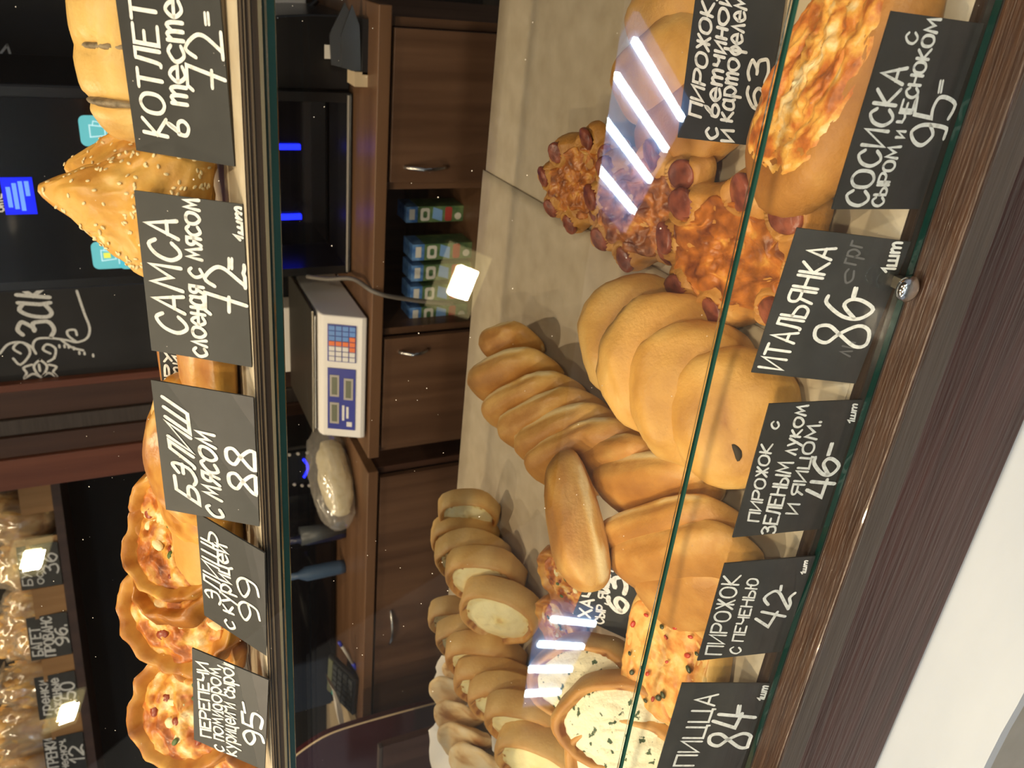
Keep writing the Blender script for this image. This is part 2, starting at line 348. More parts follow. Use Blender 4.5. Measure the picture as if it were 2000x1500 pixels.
def card(name, pos, z, yaw, lean, roll, wid, hei, lines, label, faint=(), group=None, th=.0012, cat='price tag'):
    """black chalk price card: origin at its lower left corner. lines: (text, start, end, top, stroke px) read off the photograph, laid on the card's own face"""
    root = empty(name)
    e = Vector((math.cos(yaw), math.sin(yaw), 0)); b = Vector((-math.sin(yaw), math.cos(yaw), 0))
    t = math.cos(lean) * Vector((0, 0, 1)) + math.sin(lean) * b
    e2 = math.cos(roll) * e + math.sin(roll) * t; t2 = math.cos(roll) * t - math.sin(roll) * e; n = e2.cross(t2)
    o = Vector((pos[0], pos[1], z))
    if roll < 0: o.z -= e2.z * wid
    root.matrix_world = Matrix.Translation(o) @ Matrix((e2, t2, n)).transposed().to_4x4()
    MB().box(0, wid, 0, hei, -th, 0).build('card', 'card', root)
    def loc(px):
        d = ray(*px); k = (o - CAM).dot(n) / d.dot(n); q = CAM + d * k - o; return Vector((q.dot(e2), q.dot(t2))), k
    def polys(ls):
        out = []
        for ln in ls:
            if len(ln) == 5:
                tx, A_, B_, H_, sp = ln; a0, k = loc(A_); b0, _ = loc(B_); h0, _ = loc(H_); sw = sp * k / FPX
                x = 0; items = []
                for ch in tx:
                    ps = parse(ch) if ch in GL else []; items += [[Vector((p.x + x, p.y)) for p in q] for q in ps]
                    x += max([p.x for q in ps for p in q], default=2.2) + 2.0
                x -= 2.0
                for q in items:
                    pl = [a0 + (b0 - a0) * (p.x / x) + (h0 - a0) * (p.y / 9) for p in q]
                    pl = [Vector((min(max(p.x, .001), wid - .001), min(max(p.y, .001), hei - .001))) for p in pl]
                    out.append((pl, sw))
            else: out += text_lines([ln], wid, hei)
        return out
    if lines:
        mb = MB(); ribbon(mb, polys(lines), lambda p: (p.x, p.y, .00025)); mb.build('lettering', 'chalk', root)
    if faint:
        mb = MB(); ribbon(mb, polys(faint), lambda p: (p.x, p.y, .00015)); mb.build('smudge', 'chalk_faint', root)
    return tag(root, label, cat, group)

# ------------------------------------------------------------------ the case: setting
XL, XR = -1.78, .36
struct(boxo('floor', -6, 3, -6, 4, -.92, -.90, 'greyfloor'))
struct(boxo('wall_back', -5.5, 2, 3.25, 3.35, -.9, 2.0, 'wall'))
struct(boxo('ceiling', -6, 3, -6, 4, 2.0, 2.06, 'ceil'))
struct(boxo('trim_1', -2.02, 2.6, -1.52, 3.2, 1.6, 1.98, 'soffit'))
struct(boxo('trim_2', -5.8, -2.025, -1.52, 3.2, 1.6, 1.98, 'ceil'))
struct(boxo('wall_front', -6, 3, -5.1, -5.0, -.9, 2.0, 'wall2'))

# ceiling troffers with four tubes, two mirrored in the sloping glass, the others added for light
def troffer(cx, cy, ang, label):
    r = empty('ceiling_light', (cx, cy, 1.985)); r.rotation_euler.z = ang
    MB().box(-.33, .33, -.33, .33, -.012, .012).build('housing', 'troffer', r)
    for k in range(4):
        x = -.235 + k * .157
        MB().box(x - .013, x + .013, -.29, .29, -.032, -.012).build('tube', 'tube', r)
    return tag(r, label, 'ceiling light', 'ceiling troffers over the shop floor')
A = math.radians(-125 + 90)
def troffer_at(p, lab): troffer(p[0], p[1], A, lab)
troffer_at((-.62, -2.24), 'square four-tube ceiling light mirrored at the upper right of the sloping glass')
troffer_at((-3.66, -2.30), 'square four-tube ceiling light mirrored at the lower left of the sloping glass')
troffer_at((1.9, -2.3), 'added square four-tube ceiling light over the far right of the shop floor')  # extra troffer added to brighten the room, not mirrored anywhere
for k, (x, y) in enumerate(((.9, -4.5), (-.7, -4.5), (-2.2, -4.5), (-3.8, -4.5))):
    troffer_at((x, y), 'added square four-tube ceiling light, %s from the right in the row by the shop wall' % ['first', 'second', 'third', 'fourth'][k])  # unseen row added for soft frontal light on the shelves
# warm square downlights in the soffit
def downlight(x, y, label, e=1.0):
    r = empty('downlight', (x, y, 1.597)); r.rotation_euler.z = math.radians(-25); r.scale = (1, 1, 1) if y == -.87 else (.45, .45, 1)
    MB().box(-.10, .10, -.10, .10, -.006, .003).build('plate', 'lampplate', r)
    MB().box(-.042, .042, -.042, .042, -.010, -.006).build('led', 'lampglow', r)
    l = bpy.data.lights.new('warm_lamp', 'AREA'); l.shape = 'SQUARE'; l.size = .09; l.energy = SPOT_POWER * e; l.color = (1, .80, .55); l.spread = math.radians(150)
    lo = bpy.data.objects.new('lamp', l); COL.objects.link(lo); lo.parent = r; lo.location = (0, 0, -.02)
    return tag(r, label, 'downlight', 'warm downlights over the counter')
downlight(-.89, -.87, 'warm square downlight mirrored over the juice cartons', .6)
for x, y, e, lab in ((-1.29, .06, .5, 'warm square downlight mirrored beside the tag reading 36'), (-1.775, .05, .5, 'warm square downlight mirrored over the crouton bags'),
                  (.12, -.87, .6, 'added warm square downlight in front of the counter at the right'), (.85, -.87, .6, 'added warm square downlight in front of the counter at the far right'), (-3.4, -.87, .6, 'added warm square downlight in front of the counter at the far left'),  # these three are added fill, placed where the glass does not mirror them
                  (.30, .32, .26, 'added warm square downlight above the right end of the counter'), (-.60, .32, .26, 'added warm square downlight above the middle of the counter')):  # these two are added to light the shelves, unseen in either pane
    downlight(x, y, lab, e)
for x, lab in ((-.75, 'added warm square downlight over the worktop with the scale'), (-1.9, 'added warm square downlight over the left worktop')): downlight(x, 1.55, lab, .3)  # added lamps that lighten the chalkboard and worktops

# counter front
struct(boxo('baseboard_front', XL, XR, .36, .40, -.9, -.161, 'floor'))
r = CASE = empty('display_counter', (0, .36, -.9))
def cpart(name, x0, x1, y0, y1, z0, z1, mat, bevel=0): return boxo(name, x0, x1, y0 - .36, y1 - .36, z0 + .9, z1 + .9, mat, r, bevel)
cpart('front_board', XL, XR, .356, .375, -.160, -.032, 'fascia', .002)
cpart('edge_strip', XL, XR, .352, .375, -.032, -.004, 'greywood', .0015)
cpart('front_rail', XL, XR, .3515, .3785, -.006, 0, 'rail', .0015)
cpart('glass_channel', XL, XR, .3785, .392, -.03, -.004, 'blackmat')
cpart('shelf_board', XL, XR, .392, 1.098, -.026, -.0015, 'shelfwood')
cpart('end_panel', XR, XR + .02, .36, 1.1, -.9, .42, 'darkwood')
cpart('end_panel', XL - .02, XL, .36, 1.1, -.9, .42, 'darkwood')
cpart('back_panel', XL, XR, 1.08, 1.098, -.9, -.03, 'darkwood')
tag(r, 'brown wooden display counter with grained maroon front and glossy rail', 'counter')
# white ledge below the fascia
mb = MB(); n = 60
pf = []; 
for i in range(n + 1):
    x = XL + (XR - XL) * i / n
    pf.append((x, .268 + .004 * noise.noise(Vector((x * 9, 0, 0))) + .0025 * noise.noise(Vector((x * 40, 3, 0)))))
mb.prism(pf + [(XR, .358), (XL, .358)], .012, lambda a, b, c: (a, b, -.174 + c))
tag(mb.build('white_ledge', 'white'), 'white marbled ledge with chipped edge below the wooden counter front', 'ledge')

def pane(name, x0, x1, p, q, th, mats, label, nseg=1):
    """glass sheet between two long edges p, q given as (y, z)"""
    (y0, z0), (y1, z1) = p, q; d = Vector((0, y1 - y0, z1 - z0)); ln = d.length; d.normalize(); nn = Vector((0, -d.z, d.y))
    mt = Matrix((Vector((1, 0, 0)), d, nn)).transposed().to_4x4(); mt.translation = Vector((0, y0, z0))
    mb = MB(); mb.box(x0, x1, 0, ln, -th, 0)
    mb.mi = [0, 0, 1, 2, 1, 1]
    o = mb.build(name, mats, CASE); o.matrix_local = Matrix.Translation(-CASE.location) @ mt; o['label'] = label
    return o
pane('glass_pane', XL, XR, (.3815, -.003), (.3815, .154), .005, ['glass2', 'gedge', 'gedge2'], 'low upright glass pane standing in the groove behind the front rail')
pane('glass_pane', XL, XR, (.3840, .157), (.5440, .3985), .006, ['glass', 'gedge', 'gedge'], 'sloping dusty glass pane mirroring the ceiling lights')
pane('glass_pane', XL, XR, (.5160, .4075), (.5160 + .42 * math.cos(math.radians(63)), .4075 + .42 * math.sin(math.radians(63))), .004, ['glass', 'gedge', 'gedge'], 'upper glass pane in front of the top shelf price tags')
# steel clip button at the foot of the glass
r = empty('glass_clip', (-.178, .375, .0))
mb = MB(); mb.lathe([(.0085, 0), (.0092, .002), (.0088, .0055), (.005, .0075), (.001, .008)], 20)
o = mb.build('button', 'chrome', r, True); o.rotation_euler.x = pi / 2; o.location = (0, 0, .009)
MB().box(-.004, .004, -.001, .012, .001, .008).build('stem', 'dsteel', r)
tag(r, 'round steel clip button at the foot of the low glass', 'clip')

# upper shelf
r = empty('top_shelf', (0, .525, .40))
boxo('edge_seal', XL, XR, -.001, 0, .0076, .0096, 'seal', r)  # beige strip paints in the lit top edge of the glass plate
boxo('plywood_board', XL, XR, 0, .30, .008, .0195, 'shelfwood', r)
for k, (z0, z1) in enumerate(((.0138, .0150), (.0168, .0176), (.0186, .0194))):
    boxo('ply_layer', XL, XR, -.0012, 0, z0, z1, 'ply', r)
mb = MB(); mb.box(XL, XR, .002, .27, .0, .0075); mb.mi = [0, 0, 1, 1, 1, 1]; mb.build('glass_plate', ['glass', 'gedge3'], r)
tag(r, 'dark plywood top shelf with layered edge above the sloping glass', 'shelf')
def sheet(name, x0, x1, y0, y1, z, amp, label, nx=60, ny=20, skew=0, seed=0):
    mb = MB(); vs = []; fs = []
    for j in range(ny + 1):
        for i in range(nx + 1):
            y = y0 + (y1 - y0) * j / ny; x = x0 + (x1 - x0) * i / nx + skew * (j / ny)
            zz = z + amp * (noise.noise(Vector((x * 5, y * 5, seed))) + .4 * noise.noise(Vector((x * 14, y * 14, seed + 3)))) * (1 if 0 < j < ny else .3) + amp * 1.5
            vs.append((x, y, zz))
    for j in range(ny):
        for i in range(nx): a = j * (nx + 1) + i; fs.append((a, a + 1, a + nx + 2, a + nx + 1))
    mb.add(vs, fs); o = mb.build(name, 'paper', None, True)
    s = o.modifiers.new('thickness', 'SOLIDIFY'); s.thickness = .0005; s.offset = 1
    return tag(o, label, 'parchment')
sheet('parchment_sheet', -.30, .34, .397, 1.103, 0, .0005, 'right sheet of brown parchment lining the lower shelf under the sausage pastries', seed=2)
sheet('parchment_sheet', -1.76, -.262, .399, 1.108, .0016, .0008, 'left sheet of brown parchment lining the lower shelf under the long row of buns', 90, 20, -.018, 8)
sheet('parchment_sheet', XL + .02, .34, .5275, .80, .4195, .0003, 'parchment strip lining the top shelf under the meat pies', 80, 6, 0, 5)

# ------------------------------------------------------------------ pastries
def ico(sub):
    bm = bmesh.new(); bmesh.ops.create_icosphere(bm, subdivisions=sub, radius=1)
    v = [x.co.copy() for x in bm.verts]; f = [tuple(a.index for a in q.verts) for q in bm.faces]; bm.free(); return v, f
ICO = {k: ico(k) for k in (2, 3, 4, 5)}
def nz(p, s, seed=0): return noise.noise(Vector((p.x * s + seed * 7.3, p.y * s + seed * 3.1, p.z * s - seed)))
def fb(p, s, seed=0): return noise.fractal(Vector((p.x * s + seed * 7.3, p.y * s + seed * 3.1, p.z * s - seed)), 1, 2, 4)
def blob(fn, mat, sub=4, name='dough'):
    v, f = ICO[sub]; mb = MB(); out = [fn(p) for p in v]
    mb.v = [tuple(o[0]) for o in out]; mb.b = [o[1] for o in out]; mb.f = list(f); mb.mi = [0] * len(f)
    return mb.mesh(name, mat, True)
def sg(x, p): return math.copysign(abs(x) ** p, x)
def disc(fn, mat, nr=22, na=64, name='dough', close=True):
    """polar sheet: fn(r 0..1, angle) -> (top point, bake); closed by a bottom made with fn_bottom when given"""
    mb = MB(); vs = [fn(0, 0)]; fs = []
    for i in range(1, nr + 1):
        for j in range(na): vs.append(fn(i / nr, 2 * pi * j / na))
    for j in range(na): fs.append((0, 1 + j, 1 + (j + 1) % na))
    for i in range(nr - 1):
        for j in range(na):
            a = 1 + i * na; fs.append((a + j, a + na + j, a + na + (j + 1) % na, a + (j + 1) % na))
    k = len(vs); mb.v = [tuple(p[0]) for p in vs]; mb.b = [p[1] for p in vs]; mb.f = fs
    if close:
        zb = min(p[0][2] for p in vs[-na:]) - .004
        ring = [vs[-na + j] for j in range(na)]
        mb.v += [(p[0][0] * .93, p[0][1] * .93, zb) for p in ring] + [(0, 0, zb)]; mb.b += [.55] * (na + 1)
        a = k - na
        mb.f += [(a + j, k + j, k + (j + 1) % na, a + (j + 1) % na) for j in range(na)] + [(k + j, k + na, k + (j + 1) % na) for j in range(na)]
    mb.mi = [0] * len(mb.f)
    return mb.mesh(name, mat, True)

def loaf_mesh(seed, lx=.080, ly=.045, lz=.030, mat='bun', pale=True, taper=.10, bend=.06):
    def fn(d):
        q = Vector((sg(d.x, .62), sg(d.y, .72), sg(d.z, .8)))
        k = 1 + taper * q.x + .09 * fb(d, 1.3, seed) + .03 * nz(d, 4, seed + 2)
        z = q.z * (1 if q.z > 0 else .55)
        p = Vector((lx * q.x * (1 + .03 * nz(d, 2, seed)), ly * q.y * k + bend * lx * (q.x ** 2 - .4) * .5, lz * z * k))
        bake = .43 + .24 * d.z + .18 * fb(d, 1.8, seed + 4)
        if pale:
            e = abs(d.y + .25 * nz(d, 2.5, seed)); 
            if -.35 < d.z < .12 and e > .45: bake -= .45 * min(1, (e - .45) * 4) * (1 if nz(d, 2, seed + 9) > -.12 else .2)
        return p, bake
    return blob(fn, mat, 4, 'loaf')
def round_mesh(seed, rx=.058, ry=.054, rz=.028, mat='bun2', seam=True):
    def fn(d):
        k = 1 + .075 * fb(d, 1.5, seed) + .02 * nz(d, 5, seed)
        q = Vector((sg(d.x, .9), sg(d.y, .9), sg(d.z, .8)))
        z = q.z * (1 if q.z > 0 else .6)
        p = Vector((rx * q.x * k, ry * q.y * k, rz * z * k)); bake = .46 + .22 * d.z + .14 * fb(d, 1.6, seed + 3)
        if seam and d.z > 0:
            s = abs(d.y - .18 * d.x + .05 * nz(d, 4, seed)); g = math.exp(-(s / .05) ** 2) * max(0, 1 - abs(d.x + .1) * 1.1)
            p.z -= .0045 * g; bake += .22 * g
        if not seam: pass
        return p, bake
    return blob(fn, mat, 4, 'round_bun')
def rim_mesh(seed, R=.056, sy=1.0, depth=.007, fr=.76, h=.030):
    def fn(r, a):
        d = Vector((math.cos(a), math.sin(a), 0)); w_ = 1 + .09 * nz(d, 1.5, seed) + .025 * nz(d, 5, seed)
        rr = r * R * w_
        if r < fr: z = h - depth + .002 * nz(d * r, 6, seed)
        else:
            t = (r - fr) / (1 - fr); z = h * (1 - .0) * math.sqrt(max(0, 1 - (1.7 * t - .7) ** 2)) if t > .41 else h - depth * (1 - math.sin(t / .41 * pi / 2))
        bake = .42 + .25 * nz(d * r, 2, seed + 2)
        if r > fr: bake = .38 + .30 * math.sin(min(1, (r - fr) / (1 - fr) * 1.2) * pi) + .12 * nz(d * r, 3, seed)
        if fr - .05 < r < fr + .06 + .05 * nz(d, 4, seed): bake = .55 + .5 * abs(nz(d, 6, seed + 1)) * 2
        return Vector((rr * math.cos(a), rr * math.sin(a) * sy, z)), bake
    return disc(fn, 'rim', 26, 56)
def fill_mesh(seed, R=.0445, sy=1.0, z0=.0235, h=.006, mat='curd', rough=.0025, tone=.15):
    def fn(r, a):
        d = Vector((r * math.cos(a), r * math.sin(a), 0))
        z = z0 + h * (1 - r ** 2.5) + rough * fb(d, 4, seed) * (1 - r * .5)
        b = tone + .10 * fb(d, 2, seed) + (.45 * math.exp(-((d.x - .1) ** 2 + (d.y + .1) ** 2) / .04)) * 1.35 + (.65 * abs(nz(d, 7, seed + 5)) * 2 if r > .86 else 0)
        return Vector((d.x * R, d.y * R * sy, z)), b
    return disc(fn, mat, 16, 44, 'filling')
def pose(root, px, yaw, roll=0, pitch=0, s=1, base=.0035, dz=0, xyz=None):
    R = Matrix.Rotation(math.radians(yaw), 3, 'Z') @ Matrix.Rotation(math.radians(roll), 3, 'X') @ Matrix.Rotation(math.radians(pitch), 3, 'Y')
    R = R @ Matrix.Diagonal((s, s, s)) if not isinstance(s, tuple) else R @ Matrix.Diagonal(s)
    zm = 1e9
    for o in [root] + list(root.children_recursive):
        if o.type == 'MESH':
            ml = Matrix.Identity(4) if o is root else o.matrix_basis
            if o.parent and o.parent is not root and o is not root: continue
            zm = min(zm, min((R @ (ml @ v.co)).z for v in o.data.vertices))
    z = base - zm + dz
    p = atz(px[0], px[1], z) if xyz is None else Vector((xyz[0], xyz[1], z))
    root.matrix_world = Matrix.Translation((p.x, p.y, z)) @ R.to_4x4()
    return root
def ordinal(k): return ['first', 'second', 'third', 'fourth', 'fifth', 'sixth', 'seventh', 'eighth', 'ninth', 'tenth', 'eleventh', 'twelfth', 'thirteenth'][k]

# E: long liver pirozhki in a diagonal row, standing on edge and leaning back
LO = [loaf_mesh(s, .096, .046, .026, 'bun', True, -.14) for s in (1, 2, 3)]
E_ROW = [ # centre px, yaw, roll, scale
 ((1003, 672), -54, 44, (.62, .8, .85)), ((1008, 738), -52, 50, (1.06, 1, 1)), ((1046, 788), -49, 54, (1.1, 1, 1)), ((1082, 822), -47, 56, (1.08, 1, 1)), ((1116, 854), -46, 56, (1.05, 1, 1)), ((1152, 890), -45, 54, (1.1, 1.08, 1)),
 ((1205, 900), -52, 52, (.9, .95, .95)), ((1285, 945), -52, 45, (.92, .95, 1)), ((1312, 1042), -43, 50, (1.04, 1.02, 1)), ((1340, 1092), -43, 46, (1.0, 1.05, 1)), ((1352, 1148), -47, 30, (.78, .98, 1))]
for k, (px, yaw, roll, s) in enumerate(E_ROW):
    o = link('filled_bun', LO[k % 3]); pose(o, px, yaw, roll, 0, s)
    tag(o, 'golden oblong bun, %s from the back in the long middle row' % ordinal(k), 'bun', 'oblong buns in the long middle row')
o = link('filled_bun', loaf_mesh(21, .072, .036, .032)); pose(o, (1133, 1015), 222, 10, 0, 1.0, .075)
tag(o, 'oblong golden bun lying crosswise on top of the long middle row', 'bun')

# D: round spring-onion buns
RB = [round_mesh(11), round_mesh(12), round_mesh(13, mat='bun2')]
for k, (px, yaw, roll, s, lab) in enumerate([
   ((1245, 660), 22, 62, (1.05, 1.05, .95), 'round golden bun at the back of the group of four'), ((1300, 715), 24, 60, (1.12, 1.12, 1), 'round golden bun second from the back in the group of four'),
   ((1362, 770), 22, 52, (1.10, 1.1, 1), 'round golden bun leaning behind the one with the dark slit'), ((1432, 815), 20, 36, (1.04, 1.04, 1.05), 'front round golden bun with a dark slit in its crust')]):
    r = empty('round_bun'); o = link('dough', RB[k % 3], r)
    if k >= 2:
        def hole(d):
            return Vector((d.x * .0075, d.y * .0032 + .002 * d.x * d.x, d.z * .002)), .5
        h = link('slit', blob(hole, 'hole', 2, 'slit'), r); h.location = (-.022, -.010, .0258); h.rotation_euler.z = .3
    pose(r, px, yaw, roll, 0, s); tag(r, lab, 'bun', 'round buns stacked behind their tag')

# F: round curd pastries leaning in two rows
RM = [rim_mesh(s) for s in (31, 32, 33)]; FM = [fill_mesh(s) for s in (41, 42, 43)]
def curd(px, yaw, roll, s, lab, k, group):
    r = empty('curd_pastry'); link('dough', RM[k % 3], r); link('filling', FM[k % 3], r)
    pose(r, px, yaw, roll, 0, s); return tag(r, lab, 'pastry', group)
for k, (px, yaw, roll, s) in enumerate([((916, 990), -22, 66, .84), ((908, 1040), -22, 64, .95), ((925, 1075), -22, 62, 1.02), ((950, 1110), -22, 60, 1.05), ((982, 1178), -20, 50, 1.08)]):
    curd(px, yaw, roll, s, 'round curd pastry, %s from the back in the short rear row' % ordinal(k) if k < 4 else 'front curd pastry of the short rear row, its yellow filling fully showing', k, 'curd pastries in the short rear row')
for k, (px, yaw, roll, s) in enumerate([((900, 1196), -24, 62, .95), ((925, 1235), -24, 60, 1.02), ((950, 1270), -24, 60, 1.08), ((968, 1318), -24, 58, 1.1), ((1000, 1352), -24, 56, 1.08), ((1035, 1392), -24, 54, 1.08), ((1062, 1462), -22, 46, 1.15)]):
    curd(px, yaw, roll, s, 'brown-rimmed curd pastry, %s from the back in the left row' % ordinal(k), k + 1, 'curd pastries in the left row')

# G: long pastries filled with white herb curd
RG = [rim_mesh(s, .048, 1.45, .007, .72, .032) for s in (51, 52)]; FG = [fill_mesh(s, .0365, 1.45, .0255, .007, 'herb', .003) for s in (53, 54)]
for k, (px, yaw, roll, s, lab) in enumerate([((1150, 1320), 35, 42, 1.05, 'herb curd pastry at the back, half under the lamp reflection'), ((1215, 1400), 35, 44, 1.08, 'herb curd pastry in the middle of the three'), ((1240, 1470), 35, 40, 1.1, 'herb curd pastry at the front beside the pizza tag')]):
    r = empty('herb_curd_pastry'); link('dough', RG[k % 2], r); link('filling', FG[k % 2], r)
    pose(r, px, yaw, roll, 0, s); tag(r, lab, 'pastry', 'herb curd pastries')

# C: sausage pastries with scalloped rim and browned cheese
def sausage_pastry(px, yaw, roll, s, seed, lab, L=.098, W=.060):
    r = empty('sausage_pastry')
    nl = 8; sr = .0142
    cen = [(L * .83 * sg(math.cos(a), .8), W * .80 * sg(math.sin(a), .8)) for a in [(2 * pi * j + seed) / nl for j in range(nl)]]
    def base(rr, a):
        d = Vector((math.cos(a), math.sin(a), 0)); sc_ = 1 + .085 * math.cos(nl * a - seed) + .03 * nz(d, 2, seed)
        t = max(0, (rr - .80) / .20); p = Vector((L * rr * sc_ * sg(math.cos(a), .85), W * rr * sc_ * sg(math.sin(a), .85), 0))
        z = .018 + .003 * nz(d * rr, 3, seed) - .018 * t ** 2.4; bk = .60 + .16 * nz(d * rr, 4, seed)
        for c in cen:
            e = math.hypot(p.x - c[0], p.y - c[1]); z += .0055 * math.exp(-((e - sr * 1.12) / .0032) ** 2)
            if e < sr: z -= .003
        p.z = z; return p, bk
    link('dough', disc(base, 'bun', 34, 120), r)
    def top(rr, a):
        d = Vector((rr * math.cos(a), rr * math.sin(a), 0)); edge = .74 + .20 * nz(d, 3, seed + 5)
        x = L * d.x * edge; y = W * d.y * edge
        z = .0205 + .0035 * fb(d, 3.5, seed) + .0024 * fb(d, 9, seed + 1) - (.006 if rr > .97 else 0)
        return Vector((x, y, z)), .72 + .34 * fb(d, 4, seed + 2)
    link('cheese', disc(top, 'cheese', 30, 72, 'cheese', False), r)
    me = blob(lambda d: (Vector((d.x * sr, d.y * sr * .95, sg(d.z, .45) * .0042 + .0012 * nz(d, 3, seed))), .5), 'sausage', 3, 'sausage_slice')
    for j, c in enumerate(cen):
        o = link('sausage_slice', me, r); o.location = (c[0], c[1], .0185); o.rotation_euler = (.25 * -math.sin(j * 1.3), .2 * math.cos(j), j * 1.7)
    pose(r, px, yaw, roll, 0, s); return tag(r, lab, 'pastry', 'sausage and cheese pastries')
sausage_pastry((1150, 350), -58, 18, .85, 1, 'sausage and cheese pastry farthest back, partly under the lamp reflection')
sausage_pastry((1275, 400), -64, 14, 1.0, 2.3, 'sausage and cheese pastry in the middle of the three')
sausage_pastry((1455, 490), -70, 10, 1.08, 4.1, 'nearest sausage and cheese pastry, below the tall browned cheese top', .094, .060)

# B: big oval bun with cheese crater
def oval_bun():
    r = empty('cheese_bun'); L, W, H = .098, .056, .040
    def fn(d):
        q = Vector((sg(d.x, .88), sg(d.y, .9), sg(d.z, .85))); k = 1 + .04 * fb(d, 1.2, 61)
        g = math.exp(-((d.x / .62) ** 2 + (d.y / .55) ** 2) ** 2) if d.z > 0 else 0
        z = q.z * (1 if q.z > 0 else .5)
        return Vector((L * q.x * k, W * q.y * k, H * z * k - .010 * g)), .60 + .16 * d.z + .14 * fb(d, 2, 62) + .1 * abs(d.x)
    link('dough', blob(fn, 'bun', 4), r)
    def top(rr, a):
        d = Vector((rr * math.cos(a), rr * math.sin(a), 0)); e = 1 + .13 * nz(d, 3, 66)
        dd = Vector((d.x * .70 * e, d.y * .78 * e, 0)); dd.z = math.sqrt(max(0, 1 - dd.x ** 2 - dd.y ** 2))
        p, _ = fn(dd); lift = .004 * (1 - rr ** 4) - .003 * (rr > .98)
        p.z += lift * .6 + .0055 * max(-.5, fb(d, 5, 67)) * (1 - rr * .6) + .002 * fb(d, 12, 68)
        c = math.exp(-(((d.y + .05) / .25) ** 2 + (d.x / .55) ** 2))
        return p, .62 + .32 * fb(d, 4, 69) - .36 * c - .12 * (rr > .9)
    link('cheese', disc(top, 'topping', 34, 80, 'cheese', False), r)
    return r
ob = oval_bun(); pose(ob, (1648, 165), 165, 10, -6, 1.02); tag(ob, 'big oval bun with browned cheese filling its crater', 'bun')

# A: ham and potato pirozhki behind their tag
for k, (px, yaw, roll, s, lab) in enumerate([((1330, 15), -60, 20, .95, 'pale yellow oblong bun at the picture edge behind the ham tag'), ((1305, 140), -62, 22, 1.0, 'oblong bun under the lamp reflection behind the ham tag'), ((1345, 250), -58, 8, .95, 'smooth oblong bun beside the corner of the ham tag')]):
    o = link('filled_bun', loaf_mesh(70 + k, .072, .040, .030, 'bun2' if k < 2 else 'bun', False)); pose(o, px, yaw, roll, 0, s)
    tag(o, lab, 'bun', 'buns behind the ham tag')

# H: folded flat pies on baking paper at the left end
def fold_mesh(seed, R=.075):
    def fn(d):
        a = math.atan2(d.y, d.x); q = Vector((d.x, d.y, 0)); rr = q.length
        x = R * d.x; y = R * (d.y * .62 if d.y > 0 else d.y * .22)
        wv = .004 * nz(d, 1.5, seed) + .0008 * math.sin(9 * a + seed) * rr
        return Vector((x, y, (.011 if d.z > 0 else .008) * sg(d.z, .8) + wv + .010 * d.x * d.x)), .34 + .3 * fb(d, 2, seed)
    return blob(fn, 'flat', 4, 'flat_pie')
FP = [fold_mesh(81), fold_mesh(82)]
for k, (px, yaw, roll, s) in enumerate([((895, 1305), -30, 62, .62), ((902, 1352), -34, 54, 1.25), ((914, 1402), -34, 52, 1.3), ((926, 1448), -34, 50, 1.38), ((950, 1494), -34, 46, 1.4)]):
    o = link('folded_flat_pie', FP[k % 2]); pose(o, px, yaw, roll, 0, s)
    tag(o, 'blistered folded flat pie, %s from the back on white baking paper' % ordinal(k), 'pie', 'folded flat pies on baking paper')
mb = MB(); pa = [tuple(atz(x, y, .03)[:2]) for x, y in ((868, 1290), (905, 1310), (940, 1370), (960, 1440), (985, 1520), (960, 1600), (890, 1590), (850, 1500), (846, 1425), (862, 1400), (856, 1330))]
n = len(pa); cx, cy = sum(p[0] for p in pa) / n, sum(p[1] for p in pa) / n; vs = [(cx, cy, .006)]; fs = []
for q, (f_, h) in enumerate(((.5, .0055), (.85, .006), (1.0, .016), (1.08, .034))):
    for i in range(n * 4):
        a, b = pa[i // 4], pa[(i // 4 + 1) % n]; t = (i % 4) / 4; x = a[0] + (b[0] - a[0]) * t; y = a[1] + (b[1] - a[1]) * t
        jag = .012 * (random.random() - .4) if q == 3 else 0
        vs.append((cx + (x - cx) * f_, cy + (y - cy) * f_, h + jag))
m_ = n * 4
fs += [(0, 1 + i, 1 + (i + 1) % m_) for i in range(m_)]
for q in range(3): fs += [(1 + q * m_ + i, 1 + (q + 1) * m_ + i, 1 + (q + 1) * m_ + (i + 1) % m_, 1 + q * m_ + (i + 1) % m_) for i in range(m_)]
mb.add(vs, fs); o = mb.build('baking_paper', 'tissue', None, True); s_ = o.modifiers.new('thickness', 'SOLIDIFY'); s_.thickness = .0006
tag(o, 'crumpled white baking paper under the folded flat pies', 'baking paper')

